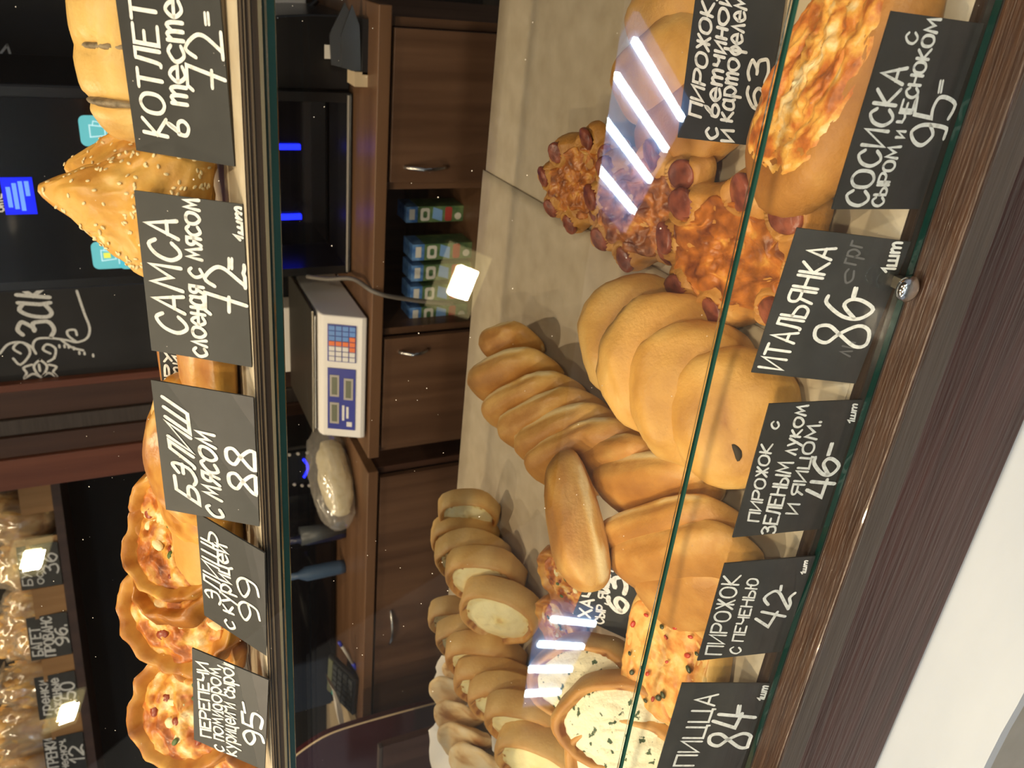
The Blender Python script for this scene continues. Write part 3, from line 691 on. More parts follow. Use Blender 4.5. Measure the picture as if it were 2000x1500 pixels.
# I: square pizza
def pizza():
    r = empty('pizza_slice'); L, W = .062, .056
    def sq(a): c, s = math.cos(a), math.sin(a); return 1 / (abs(c) ** 5 + abs(s) ** 5) ** .2
    def base(rr, a):
        d = Vector((math.cos(a), math.sin(a), 0)); k = rr * sq(a) * (1 + .02 * nz(d, 2, 91)); t = max(0, (rr - .8) / .2)
        return Vector((L * k * d.x, W * k * d.y, .024 - .020 * t ** 2.5)), .30 + .2 * t + .15 * nz(d * rr, 3, 92)
    link('dough', disc(base, 'bun2', 20, 72), r)
    def top(rr, a):
        d = Vector((math.cos(a), math.sin(a), 0)); k = rr * sq(a) * (.86 + .05 * nz(d, 4, 93)); p = d * k
        return Vector((L * p.x, W * p.y, .0255 + .003 * fb(p, 3, 94) + .0018 * fb(p, 9, 95) - .005 * (rr > .97))), .50 + .32 * fb(p, 3.5, 96)
    link('cheese', disc(top, 'pizza', 26, 64, 'cheese', False), r)
    rnd = random.Random(4)
    bit = blob(lambda d: (Vector((d.x * .0035, d.y * .0022, d.z * .0013)), .5), 'pepper', 2, 'pepper_piece')
    bit2 = blob(lambda d: (Vector((d.x * .0032, d.y * .0026, d.z * .0013)), .5), 'olive', 2, 'olive_piece')
    for j in range(26):
        x, y = rnd.uniform(-.047, .047), rnd.uniform(-.042, .042)
        o = link('pepper_piece' if j % 2 else 'olive_piece', bit if j % 2 else bit2, r); o.location = (x, y, .0275); o.rotation_euler = (rnd.uniform(-.3, .3), rnd.uniform(-.3, .3), rnd.uniform(0, 3)); sc_ = rnd.uniform(.6, 1.2); o.scale = (sc_,) * 3
    return r
pz_ = pizza(); pose(pz_, (1330, 1285), 8, 12, 4, 1.12); tag(pz_, 'square pizza slice with melted cheese, peppers and olives', 'pizza')
# flaky cheese pastry under the crosswise bun
def tart_mesh(seed, R=.055, fl=.70, h=.023, crimps=13):
    def fn(rr, a):
        d = Vector((math.cos(a), math.sin(a), 0)); k = rr * (1 + .012 * math.cos(crimps * a + seed) * rr + .10 * nz(d, 2, seed) + .03 * nz(d, 6, seed)); t = (rr - fl) / (1 - fl)
        z = .012 + .003 * fb(d * rr, 3, seed)
        if t > 0: z = .012 + (h - .012) * math.sin(min(1, t * 1.15) * pi * .62) * (1 + .10 * math.cos(crimps * a + seed) + .25 * nz(d, 2.5, seed + 4)) - (.02 * max(0, t - .8) / .2)
        return Vector((R * k * d.x, R * k * d.y, z)), .44 + .40 * max(0, t) * (.5 + nz(d, 5, seed)) + .2 * fb(d * rr, 2, seed + 1)
    return disc(fn, 'samsa', 28, 84)
def tart_fill(seed, R=.043):
    def fn(rr, a):
        d = Vector((rr * math.cos(a), rr * math.sin(a), 0))
        return Vector((R * d.x, R * d.y, .0155 + .006 * (1 - rr * rr) + .0045 * fb(d, 3, seed) + .002 * fb(d, 8, seed) - .004 * (rr > .97))), .46 + .5 * fb(d, 2.2, seed + 1)
    return disc(fn, 'topping', 26, 60, 'filling', False)
TD = [tart_mesh(s) for s in (101, 102, 103)]; TF = [tart_fill(s) for s in (104, 105, 106)]
def tart(px, yaw, roll, pitch, s, k, lab, group, base=.0035, xyz=None, name='open_meat_pie', dz=0):
    r = empty(name); link('dough', TD[k % 3], r); link('filling', TF[k % 3], r)
    me = blob(lambda d: (Vector((d.x * .004, d.y * .0025, d.z * .0015)), .5), 'greens', 2, 'herb_piece')
    rnd = random.Random(k)
    ch = blob(lambda d: (Vector((d.x * .007, d.y * .005, d.z * .0022 + .0015 * nz(d, 3, k))), .05), 'curd', 2, 'cheese_piece'); to = blob(lambda d: (Vector((d.x * .0055, d.y * .0042, d.z * .002)), .5), 'tomato', 2, 'tomato_piece')
    for j in range(10):
        o = link('tomato_piece' if j % 2 else 'cheese_piece', to if j % 2 else ch, r); q = rnd.uniform(0, 6.3); e = .036 * math.sqrt(rnd.random())
        o.location = (e * math.cos(q), e * math.sin(q), .0205 - 3.5 * e * e); o.rotation_euler.z = rnd.uniform(0, 3); o.scale = (rnd.uniform(.7, 1.3), rnd.uniform(.7, 1.2), 1)
    for j in range(3):
        o = link('herb_piece', me, r); o.location = (rnd.uniform(-.024, .024), rnd.uniform(-.024, .024), .0225); o.rotation_euler.z = rnd.uniform(0, 3)
    pose(r, px, yaw, roll, pitch, s, base, dz, xyz); return tag(r, lab, 'pie', group)
tart((1118, 1125), -30, 20, 0, .85, 1, 'flaky browned cheese pastry peeping out under the crosswise bun', None, name='cheese_pastry')
tart((1105, 1215), -30, 14, 0, .8, 2, 'dark browned flaky pastry beside the khachapuri tag', None, name='cheese_pastry')

# ---- top shelf pastries
SZ = .4215
def up(x, y, Y=.62): return aty(x, y, Y)
def kotlet():
    r = empty('cutlet_roll'); L, W, H = .085, .045, .040
    cuts = (-.62, -.2, .22, .62)
    def fn(d):
        q = Vector((sg(d.x, .7), sg(d.y, .8), sg(d.z, .8))); k = 1 + .03 * fb(d, 1.4, 111); g = sum(math.exp(-((q.x - c) / .05) ** 2) for c in cuts) * (d.z > -.2)
        return Vector((L * q.x, W * q.y * k * (1 - .07 * g), H * (q.z if q.z > 0 else q.z * .5) * k * (1 - .14 * g))), .22 + .2 * d.z + .15 * fb(d, 2, 112) + .12 * g
    link('dough', blob(fn, 'bun2', 5), r)
    for c in cuts:
        def mt(d, c=c): return Vector((d.x * (.0036 + .0015 * nz(d, 3, c)), d.y * .030, d.z * .0115 * max(.2, 1 - d.y * d.y * .6))), .5
        o = link('meat_strip', blob(mt, 'meat', 3, 'meat_strip'), r); o.location = (L * c, -.003, .0275)
    return r
p = up(215, 110, .635)
kr = kotlet(); pose(kr, None, 6, 30, 0, 1.0, SZ, .012, (p.x + .018, .680)); tag(kr, 'slashed golden roll with meat showing in the cuts, behind the cutlet tag', 'roll')
def samsa_mesh(seed, R=.066, T=.024):
    def fn(d):
        a = math.atan2(d.y, d.x); k = max(math.cos(a - c) for c in (pi / 2, pi / 2 + 2 * pi / 3, pi / 2 - 2 * pi / 3))
        rr = math.hypot(d.x, d.y); tri = .62 / max(.5, -min(math.cos(a - c) for c in (pi / 2, pi / 2 + 2 * pi / 3, pi / 2 - 2 * pi / 3)))
        tri = .58 / max(math.cos(a + pi / 2), math.cos(a + pi / 2 - 2 * pi / 3), math.cos(a + pi / 2 + 2 * pi / 3))
        tri = min(tri, 1.08)
        p = Vector((R * d.x * tri, R * d.y * tri, T * sg(d.z, .8) * (1 if d.z > 0 else .6) * (1.1 - .35 * rr * tri)))
        p.z += .004 * fb(d, 2.2, seed); p.x += .003 * nz(d, 4, seed)
        return p, .30 + .22 * fb(d, 1.8, seed + 1) + .35 * max(0, rr * tri - .78)
    return blob(fn, 'samsa', 5, 'dough'), fn
def seeds(fn, n, seed, parent):
    mb = MB(); rnd = random.Random(seed); v, f = ICO[2]
    v1 = [Vector((q.x * .0017, q.y * .00105, q.z * .0006)) for q in v[:]]
    for i in range(n):
        while True:
            d = Vector((rnd.gauss(0, 1), rnd.gauss(0, 1), abs(rnd.gauss(0, 1)))).normalized()
            if d.z > .25 and (nz(d, 2, seed) > -.15 or rnd.random() < .25): break
        p, _ = fn(d); e = 1e-2; p2, _ = fn((d + Vector((e, 0, 0))).normalized()); p3, _ = fn((d + Vector((0, e, 0))).normalized())
        nn = (p2 - p).cross(p3 - p); nn = nn.normalized() if nn.length > 0 else Vector((0, 0, 1)); nn = nn if nn.z > 0 else -nn
        q = nn.to_track_quat('Z', 'Y').to_matrix() @ Matrix.Rotation(rnd.uniform(0, 6), 3, 'Z')
        mb.add([p + q @ c + nn * .0003 for c in v1], f)
    o = mb.build('sesame_seeds', 'seed', parent, True); o['kind'] = 'stuff'; return o
for k, (px, Y, yaw, roll, pitch, s, lab) in enumerate([((285, 410), .622, -12, 62, 24, 1.06, 'front triangular pie sprinkled with sesame seeds, tips pointing up'), ((275, 320), .665, 20, 64, 10, .95, 'triangular sesame pie behind the front one, next to the cutlet roll'), ((350, 320), .64, 10, 30, 8, .85, 'brown triangular pie low between the cutlet tag and the front sesame pie')]):
    p = up(px[0], px[1], Y); r = empty('triangular_pie'); me, fn = samsa_mesh(120 + k); link('dough', me, r); seeds(fn, 170 if k == 0 else 80, k, r)
    pose(r, None, yaw, roll, pitch, s, SZ, 0, (p.x, Y)); tag(r, lab, 'pie', 'sesame pies behind the samsa tag')
# pie between samsa and belish tags
p = up(420, 735, .60)
o = link('baked_pie', loaf_mesh(131, .055, .040, .034, 'samsa', False)); pose(o, None, 10, 12, 0, (1, 1, .62), SZ, 0, (p.x, .622)); tag(o, 'browned pie between the samsa tag and the tag reading 88', 'pie')
p = up(335, 730, .70)
card('price_tag', (p.x - .075, .665), .4215, 0, .25, 0, .118, .052, [('ТРУБОЧ', (338, 762), (330, 600), (324, 760), 5), ('птицей', (354, 760), (346, 625), (336, 757), 4.5), ('0', (378, 738), (376, 712), (352, 733), 4.5)], 'half-hidden black price tag standing behind the browned pie')
o = link('pastry_tube', loaf_mesh(132, .075, .026, .026, 'samsa', False)); pose(o, None, 4, 0, 0, 1.0, SZ, .010, (p.x, .735)); tag(o, 'golden pastry tube lying behind the half-hidden tag', 'pastry')
# belish: crimped meat pies
def belish_mesh(seed, R=.054, H=.032):
    def fn(d):
        a = math.atan2(d.y, d.x); rr = math.hypot(d.x, d.y)
        k = 1 + .05 * fb(d, 1.5, seed) + .03 * math.cos(14 * a) * max(0, rr - .8) * 5
        return Vector((R * d.x * k, R * d.y * k, H * sg(d.z, .8) * (1 if d.z > 0 else .45) * k)), .36 + .14 * d.z + .36 * fb(d, 1.7, seed + 1)
    return blob(fn, 'samsa', 5, 'dough')
BE = [belish_mesh(141), belish_mesh(142)]
for k, (y, x, Y, s, lab) in enumerate([(846, 325, .64, .9, 'browned meat pie just above the top edge of the tag reading 88'), (905, 322, .63, 1.05, 'pale gold meat pie behind the middle of the tag reading 88'), (968, 320, .64, .95, 'meat pie behind the left end of the tag reading 88')]):
    p = up(x, y, Y); r = link('round_meat_pie', BE[k % 2]); pose(r, None, 10 * k, 22, 0, s, SZ, .006, (p.x, Y)); tag(r, lab, 'pie', 'meat pies behind the tag reading 88')
for k, (px, Y, yaw, roll, s, lab) in enumerate([
    ((320, 1005), .66, 10, 52, .9, 'open pie with browned filling farthest right of the cheese pies'), ((330, 1065), .65, 40, 56, .95, 'open cheese pie with red browned filling next to the pale lid'),
    ((330, 1125), .655, 70, 54, .95, 'open cheese pie between two others, rim facing up'), ((372, 1185), .652, 20, 54, 1.10, 'large open pie with white cheese and tomato, low behind the tag reading 99'),
    ((330, 1165), .70, 100, 50, 1.0, 'rear open pie with pale crust above the large cheese pie'), ((350, 1255), .66, 5, 56, .85, 'small dark open pie right beside the tag reading 95'),
    ((310, 1285), .71, 60, 48, .9, 'rear open pie with green herbs at its edge'), ((360, 1385), .650, 35, 54, 1.12, 'large floury open pie behind the tag reading 95'), ((430, 1495), .62, 10, 40, .9, 'open pie at the left end of the top shelf')]):
    p = up(px[0], px[1], Y); tart(None, yaw, roll, 0, s, k, lab, 'open cheese pies on the top shelf', SZ, (p.x, Y), dz=0)
p = up(385, 1058, .628)
o = link('pale_pie', loaf_mesh(151, .050, .034, .030, 'bun2', False, .0)); pose(o, None, 12, 42, 0, .9, SZ, .0, (p.x, .628)); tag(o, 'smooth pale yellow pie behind the tags reading 88 and 99', 'pie')

# ------------------------------------------------------------------ price tags (handwritten chalk cards)
def C_(pos, z, lines, label, faint=()): card('price_tag', pos[:2], z, pos[2], pos[3], pos[4], pos[5], pos[6], lines, label, faint)
C_([-.1275, .3890, -.0078, .0, -.027, .1165, .0800], -.002, [('СОСИСКА', (1690,402), (1771,133), (1648,400), 8), ('С', (1789,85), (1792,64), (1767,85), 6), ('СЫРОМ и ЧЕСНОКОМ', (1722,402), (1837,38), (1700,402), 6.5), ('95', (1850,283), (1868,190), (1775,283), 9), ('=', (1845,180), (1849,158), (1822,180), 6)], 'black price tag lettered СОСИСКА 95 by the cheese bun')
C_([-.2644, .3962, -.0608, .4072, -.0099, .1141, .0815], -.0005, [('ИТАЛЬЯНКА', (1527,722), (1632,485), (1482,716), 6.5), ('86', (1690,679), (1708,589), (1591,666), 8.5), ('=', (1675,580), (1680,563), (1656,578), 6), ('1шт', (1746,531), (1761,474), (1722,530), 6)], 'black price tag lettered ИТАЛЬЯНКА 86 by the sausage pastries', [('с', .7, .78, .5, .62, .0015), ('ли', .2, .3, .7, .85, .0015), ('грг', .82, .96, .45, .6, .0015)])
C_([-.3952, .3882, .0103, .1462, -.0177, .1201, .0820], -.0040, [('ПИРОЖОК', (1481,1018), (1508,868), (1461,1016), 5), ('С', (1519,837), (1521,824), (1505,836), 5), ('ЗЕЛЕНЫМ луком', (1512,1043), (1578,792), (1486,1041), 5.5), ('И ЯЙЦОМ.', (1556,1003), (1603,824), (1535,1002), 5.5), ('46', (1627,972), (1640,897), (1574,968), 9), ('=', (1625,888), (1632,866), (1608,888), 6), ('1шт', (1667,826), (1674,790), (1655,824), 4)], 'black price tag lettered ПИРОЖОК с зеленым луком 46 by the round buns')
C_([-.5317, .3885, -.0593, .2242, .0392, .1133, .0815], -.0045, [('ПИРОЖОК', (1408,1278), (1446,1124), (1378,1277), 5), ('С ПЕЧЕНЬЮ', (1444,1276), (1482,1131), (1424,1275), 4.5), ('42', (1522,1228), (1552,1158), (1472,1218), 7.5), ('=', (1529,1153), (1531,1143), (1517,1153), 4), ('1шт', (1572,1121), (1577,1095), (1564,1120), 3.5)], 'black price tag lettered ПИРОЖОК с печенью 42 below the pizza slice')
C_([-.6958, .3845, .06, .2833, -.0757, .1248, .0860], -.0035, [('ПИЦЦА', (1354,1495), (1402,1356), (1316,1495), 5.5), ('84', (1462,1461), (1475,1396), (1385,1455), 9), ('=', (1450,1394), (1453,1378), (1430,1393), 5.5), ('1шт', (1493,1368), (1500,1340), (1479,1366), 4)], 'black price tag lettered ПИЦЦА 84 at the left end of the front row')
C_([-.1198, .5397, .2134, .0872, -.084, .1134, .0791], .004, [('ПИРОЖОК', (1368,229), (1394,8), (1346,222), 6.5), ('с', (1400,270), (1402,252), (1366,268), 7), ('ветчиной', (1402,228), (1427,-8), (1374,222), 7), ('и', (1430,276), (1432,256), (1398,274), 7), ('картофелем', (1429,237), (1460,-5), (1398,232), 6.5), ('63', (1490,212), (1503,118), (1452,205), 8)], 'black price tag lettered ПИРОЖОК с ветчиной и картофелем 63')
C_([-.6851, .5712, -.1667, .7779, -.0518, .1214, .0754], .004, [('ХАЧАПУРИ', (1152,1206), (1188,1042), (1130,1203), 6), ('СЫР, ЯЙЦО, ЛУК', (1178,1218), (1200,1068), (1162,1216), 4.5), ('63', (1226,1196), (1222,1128), (1186,1190), 11), ('-', (1215,1120), (1217,1108), (1200,1120), 6)], 'black price tag lettered ХАЧАПУРИ 63 between the buns and curd pastries')
C_([-.1381, .56, -.0032, .8305, .0462, .1071, .0802], .4215, [('КОТЛЕТА', (328,267), (298,-45), (282,257), 9), ('в тесте', (370,265), (354,3), (326,258), 9), ('72', (455,183), (450,66), (368,175), 9), ('=', (418,48), (416,26), (390,47), 7)], 'black price tag lettered КОТЛЕТА в тесте 72 cut by the picture edge')
C_([-.2655, .5285, .0602, .6722, 0, .1102, .0758], .4215, [('САМСА', (365,655), (345,432), (308,640), 9), ('слоеная с мясом', (405,697), (388,388), (367,690), 7.5), ('72', (485,618), (485,520), (402,612), 9), ('=', (462,525), (462,506), (436,523), 7), ('1шт', (488,473), (478,408), (460,466), 6.5)], 'black price tag lettered САМСА слоеная с мясом 72 in front of the sesame pies')
C_([-.3981, .5285, -.0624, .5604, .0091, .1132, .0724], .4215, [('БЭЛИШ', (390,985), (366,808), (345,955), 8.5), ('с мясом', (437,1014), (418,850), (390,993), 8), ('88', (509,968), (502,884), (450,950), 9)], 'black price tag lettered БЭЛИШ с мясом 88 in front of the round meat pies')
C_([-.5291, .5285, -.1062, .9505, 0, .1156, .0703], .4205, [('ЭЛИШЬ', (432,1182), (424,1045), (402,1165), 6.5), ('с курицей', (460,1230), (443,1068), (432,1218), 6.5), ('99', (508,1222), (505,1140), (468,1205), 7)], 'black price tag lettered ЭЛИШЬ с курицей 99, leaning far back, one corner tucked behind its neighbour')
C_([-.6641, .5285, -.0418, .7474, -.0628, .1189, .0723], .4215, [('ПЕРЕПЕЧИ', (412,1440), (406,1296), (393,1436), 5.5), ('с помидором,', (438,1468), (430,1300), (412,1460), 5), ('курицей и сыром', (462,1476), (456,1290), (436,1468), 5), ('95', (516,1458), (512,1396), (478,1450), 7.5), ('-', (490,1392), (486,1372), (466,1390), 6)], 'black price tag lettered ПЕРЕПЕЧИ 95 at the left end of the top shelf')

# ------------------------------------------------------------------ worktop cabinets across the aisle
YC = 1.80; CT = -.043
def cab(name, xs, label):
    r = empty(name, (xs[0], YC, -.9)); return r
r = empty('base_cabinet', (-.66, YC, -.9))
def cb(name, x0, x1, y0, y1, z0, z1, mat, par=None, bevel=0, off=None):
    pr = par or r; o = boxo(name, x0, x1, y0, y1, z0, z1, mat, pr, bevel); o.location = -Vector(r.location) if pr is r else (0, 0, 0); return o
X0, X1, X2, X3 = -1.168, -.856, -.480, -.158
cb('side_panel', X3 - .0, X3 + .018, YC + .004, 2.40, -.86, -.074, 'walnut'); cb('side_panel', X0 - .018, X0, YC + .004, 2.40, -.86, -.074, 'walnut')
cb('side_panel', X1 + .001, X1 + .018, YC + .004, 2.40, -.86, -.074, 'walnut'); cb('side_panel', X2 - .018, X2 - .001, YC + .004, 2.40, -.86, -.074, 'walnut')
cb('back_panel', X0, X3, 2.36, 2.40, -.86, -.074, 'darkwood'); cb('niche_shelf', X1 + .018, X2 - .018, YC + .01, 2.36, -.335, -.317, 'walnut2'); cb('plinth', X0, X3, YC + .05, 2.40, -.90, -.86, 'darkwood')
def handle(par, a, b, depth=.022):
    a, b = Vector(a), Vector(b); pts = []
    for i in range(9):
        t = i / 8; q = a.lerp(b, t); q.y -= depth * math.sin(pi * t) + .001; pts.append(q)
    o = MB().tube(pts, .0045, 8).build('handle', 'steel', par, True); return o
d = cb('door', X2 + .003, X3 - .002, YC - .016, YC, -.70, -.079, 'walnut', None, .001)
a, b = aty(785, 323, YC), aty(868, 330, YC); handle(d, (a.x, YC - .016, a.z), (a.x, YC - .016, b.z))
d = cb('door', X0 + .002, X1 - .002, YC - .016, YC, -.70, -.079, 'walnut', None, .001)
a, b = aty(775, 682, YC), aty(832, 684, YC); handle(d, (a.x, YC - .016, a.z), (a.x, YC - .016, b.z))
tag(r, 'walnut base cabinet with two doors and an open niche of cartons', 'cabinet')
tag(boxo('worktop', X0 - .022, X3 + .04, YC - .02, 2.42, CT - .028, CT, 'walnut2', None, .002), 'brown worktop carrying the scale and the coffee machine', 'worktop')
r = empty('base_cabinet', (-1.7, YC, -.9)); Y0, Y1 = -2.165, -1.255
cb('side_panel', Y1, Y1 + .018, YC + .004, 2.40, -.86, -.074, 'darkwood'); cb('side_panel', Y0 - .018, Y0, YC + .004, 2.40, -.86, -.074, 'walnut')
cb('back_panel', Y0, Y1, 2.36, 2.40, -.86, -.074, 'darkwood'); cb('plinth', Y0, Y1, YC + .05, 2.40, -.90, -.86, 'darkwood')
d = cb('drawer_front', Y0 + .002, Y1 - .002, YC - .016, YC, -.55, -.079, 'walnut', None, .001)
a, b = aty(757, 1250, YC), aty(757, 1185, YC); handle(d, (a.x, YC - .016, a.z), (b.x, YC - .016, a.z))
tag(r, 'walnut base cabinet with one wide drawer front and steel handle', 'cabinet')
tag(boxo('worktop', Y0 - .04, Y1 + .022, YC - .02, 2.30, CT - .028, CT, 'walnut2', None, .002), 'brown worktop of the left cabinet with bag and calculator', 'worktop')

# electronic scale
sx0, sx1 = -1.134, -.802; W = sx1 - sx0
r = empty('electronic_scale', (sx0, YC - .005, CT)); prof = [(0, 0), (0, .012), (.040, .098), (.055, .104), (.30, .104), (.31, .095), (.31, 0)]
MB().prism(prof, W, lambda a, b, c: (c, a, b + .006)).build('body', 'wplastic', r, False, .004)
for x in (.03, W - .03):
    for y in (.03, .28): MB().lathe([(.012, 0), (.012, .008)], 12).build('foot', 'black', r).location = (x, y, 0)
MB().box(-.002, W + .002, .062, .33, .118, .124).build('platform', 'dsteel', r, False, .003)
MB().box(.01, W - .01, .058, .068, .110, .1185).build('platform_lip', 'steel', r, False, .002)
MB().box(.04, W - .04, .10, .28, .108, .119).build('platform_support', 'black', r)
sl = Vector((0, .040, .086)).normalized(); nn = Vector((0, -sl.z, sl.y)); pm = Matrix((Vector((1, 0, 0)), sl, nn)).transposed().to_4x4(); pm.translation = Vector((0, 0, .0185))
def onpanel(name, x0, x1, t0, t1, h0, h1, mat, par):
    return MB().box(x0 * W, x1 * W, t0 * .095, t1 * .095, h0, h1, 0, pm).build(name, mat, par)
dp = onpanel('display_panel', .07, .585, .14, .86, .0005, .002, 'navy', r)
for (x0, x1, t0, t1) in ((.12, .30, .56, .80), (.35, .53, .56, .80), (.33, .51, .20, .44)):
    onpanel('window_frame', x0, x1, t0, t1, .002, .003, 'gplastic', dp); onpanel('lcd', x0 + .018, x1 - .018, t0 + .05, t1 - .05, .003, .0036, 'lcd', dp)
for (x0, x1, t0, t1) in ((.15, .28, .42, .48), (.17, .27, .31, .37), (.10, .14, .22, .36)): onpanel('print', x0, x1, t0, t1, .002, .0024, 'keyw', dp)
kp = onpanel('keypad', .64, .935, .14, .86, .0005, .002, 'navy', r)
for row in range(4):
    for c in range(7):
        m_ = 'keyw' if c < 3 else ('keyo' if c == 3 else 'keyb')
        if row == 0: m_ = 'keyw' if c < 2 else ('keyo' if c < 5 else 'keyb')
        onpanel('key', .648 + c * .0405, .648 + c * .0405 + .034, .16 + row * .172, .16 + row * .172 + .145, .002, .004, m_, kp)
tag(r, 'white electronic shop scale with blue display panel and coloured keypad', 'scale')

# coffee machine
a = aty(600, 538, 1.96).x; b = aty(600, 180, 1.96).x; YM = 1.96
r = empty('coffee_machine', (a, YM, CT)); Wm = b - a
ztray = aty(676, 350, YM).z - CT; zbay = .26
MB().box(0, Wm, .0, .40, 0, ztray - .006).build('base', 'black', r, False, .004)
MB().box(.0, Wm, -.002, .16, ztray - .006, ztray).build('drip_tray', 'black', r); MB().box(.004, Wm - .004, -.004, -.002, ztray - .005, ztray - .001).build('tray_lip', 'gplastic', r)
for x0, x1 in ((0, .02), (Wm - .02, Wm)): MB().box(x0, x1, 0, .40, ztray, zbay).build('side_wall', 'black', r)
MB().box(.02, Wm - .02, .18, .40, ztray, zbay).build('bay_back', 'blackglass', r)
MB().box(0, Wm, 0, .40, zbay, 1.05).build('upper_body', 'black', r, False, .006)
scp = MB().box(.025, Wm - .025, -.004, .0, zbay + .03, 1.03).build('screen', 'blackglass', r)
def icon(px, py_, w_, h_, mat):
    p = aty(px, py_, YM); x, z = p.x - a, p.z - CT; return x, z
def rrect(w_, h_, rad, n=4):
    return [(sx * (w_ / 2 - rad) + rad * math.cos(t), sz * (h_ / 2 - rad) + rad * math.sin(t)) for (sx, sz, t0) in ((1, 1, 0), (-1, 1, pi / 2), (-1, -1, pi), (1, -1, 3 * pi / 2)) for t in [t0 + pi / 2 * i / n for i in range(n + 1)]]
for (px, py_, k) in (((190), 255, 0), (245, 252, 1), (212, 497, 2), (262, 497, 1)):
    x, z = icon(px, py_, 0, 0, None)
    ic = MB().prism(rrect(.062, .066, .012), -.0012, lambda u_, v_, c: (x + u_, -.004 + c, z + v_)).build('drink_icon', 'teal', scp)
    q = [([Vector((-.012, .014)), Vector((-.009, -.014)), Vector((.009, -.014)), Vector((.012, .014)), Vector((-.012, .014))], .003), ([Vector((.011, .008)), Vector((.02, .006)), Vector((.018, -.006)), Vector((.010, -.006))], .0025), ([Vector((-.02, -.020)), Vector((.02, -.020))], .003)]
    mb = MB(); ribbon(mb, q, lambda p_: (x + p_.x, -.0056, z + p_.y)); mb.build('cup_symbol', 'tealw', ic)
    if k == 2: MB().box(x - .006, x + .006, -.0062, -.0058, z - .004, z + .01).build('cup_fill', 'tyellow', ic)
p0, p1 = aty(12, 418, YM), aty(62, 345, YM); x0, x1 = p0.x - a, p1.x - a; z0, z1 = p1.z - CT, p0.z - CT
bs = MB().box(x0, x1, -.0055, -.004, z0, z1).build('blue_label', 'bluescreen', scp)
for k, (f0, f1) in enumerate(((.2, .75), (.15, .85), (.1, .9), (.5, .9))):
    zz = z1 - (z1 - z0) * (.2 + .2 * k); MB().box(x0 + (x1 - x0) * f0, x0 + (x1 - x0) * f1, -.0062, -.0055, zz - .004, zz + .004).build('print', 'bluetext', bs)
mb = MB()
def scr(pts): return [Vector((aty(x, y, YM - .005).x - a, aty(x, y, YM - .005).z - CT)) for x, y in pts]
for q in ([(-3, 413), (4, 413), (7, 410.5), (7, 407.5), (4, 405), (-3, 405.5)], [(6, 402), (-1, 402.5)], [(-1, 402), (0, 398), (5, 397)], [(4.5, 392), (-1, 392.5)], [(3, 379), (3, 386), (-1, 388)]): ribbon(mb, [(scr(q), .0035)], lambda p: (p.x, -.0052, p.y), (0, -1, 0))
mb.build('lettering', 'chalk', scp)
for py_ in (440, 300):
    p = aty(575, py_, YM + .1); x = p.x - a
    MB().box(x - .006, x + .006, .165, .178, ztray + .07, zbay - .02).build('led_strip', 'bluelight', r)
for py_ in (335, 385):
    p = aty(620, py_, YM + .08); MB().lathe([(.010, 0), (.008, -.05)], 12).build('nozzle', 'chrome', r, True).location = (p.x - a, .08, zbay)
cowl = [(0, 0)] + [(.16 * math.sin(t), .46 * math.cos(t)) for t in [pi / 2 * (8 - i) / 8 for i in range(9)]]
MB().prism(cowl, .27, lambda u_, v_, c: (Wm + .001 + u_, .03 + c, v_)).build('side_cowl', 'black', r, False, .004)
tag(r, 'black coffee machine with teal drink icons and blue-lit bay', 'coffee machine')

# chalkboard and wooden columns behind the worktop
YB = 2.46
x0, x1 = aty(0, 763, YB).x, aty(0, 550, YB).x + .03
r = empty('chalkboard', (x0, YB, .20)); zb = .12
bp = MB().box(0, x1 - x0, 0, .02, 0, 1.2).build('board', 'board', r)
def chalkpx(pts): return [Vector((aty(x, y, YB).x - x0, aty(x, y, YB).z - .20)) for x, y in pts]
def smooth(pts, n=4):
    pts = [Vector(p) for p in pts]; out = []
    for i in range(len(pts) - 1):
        p0 = pts[max(i - 1, 0)]; p1, p2 = pts[i], pts[i + 1]; p3 = pts[min(i + 2, len(pts) - 1)]
        for k in range(n):
            t = k / n; out.append(.5 * ((2 * p1) + (p2 - p0) * t + (2 * p0 - 5 * p1 + 4 * p2 - p3) * t * t + (3 * p1 - p0 - 3 * p2 + p3) * t ** 3))
    return out + [pts[-1]]
draw = [  # traced strokes of the word and the flower flourish
 [(40, 690), (26, 680), (38, 668), (54, 676), (58, 692), (40, 712), (26, 700)], [(98, 690), (84, 682), (92, 672), (108, 680), (106, 698), (94, 706)],
 [(70, 690), (64, 676), (72, 662), (98, 660), (130, 664), (150, 668), (170, 660), (175, 640), (164, 610), (150, 568)], [(150, 668), (134, 656), (132, 646), (146, 644), (150, 654)],
 [(70, 690), (60, 676), (40, 668), (16, 672), (0, 690)], [(120, 664), (140, 678), (162, 684)],
 [(78, 702), (66, 716), (80, 736), (92, 716), (78, 702)], [(62, 712), (46, 718), (52, 728), (48, 738), (64, 730), (76, 734)], [(96, 712), (110, 716), (104, 726), (112, 736), (96, 728), (84, 734)], [(76, 712), (78, 724)],
]
mb = MB()
for st in draw: ribbon(mb, [(smooth(chalkpx(st)), .0075)], lambda p: (p.x, -.001, p.y), (0, -1, 0))
wa, wb, wh = chalkpx([(108, 657), (92, 556), (36, 653)]); wx = 0
for ch in 'Зак':
    for q in parse(ch): ribbon(mb, [([wa + (wb - wa) * ((p.x + wx) / 21.5) + (wh - wa) * (p.y / (9 if ch == 'З' else 7)) for p in q], .0125)], lambda p: (p.x, -.001, p.y), (0, -1, 0))
    wx += {'З': 6, 'а': 6, 'к': 5}[ch] + 2.2
for (x, y) in ((116, 676), (126, 676), (134, 677), (144, 680), (155, 689), (165, 690), (182, 694)):
    c = chalkpx([(x, y)])[0]; ribbon(mb, [([c + Vector((-.003, 0)), c + Vector((.003, 0))], .007)], lambda p: (p.x, -.001, p.y), (0, -1, 0))
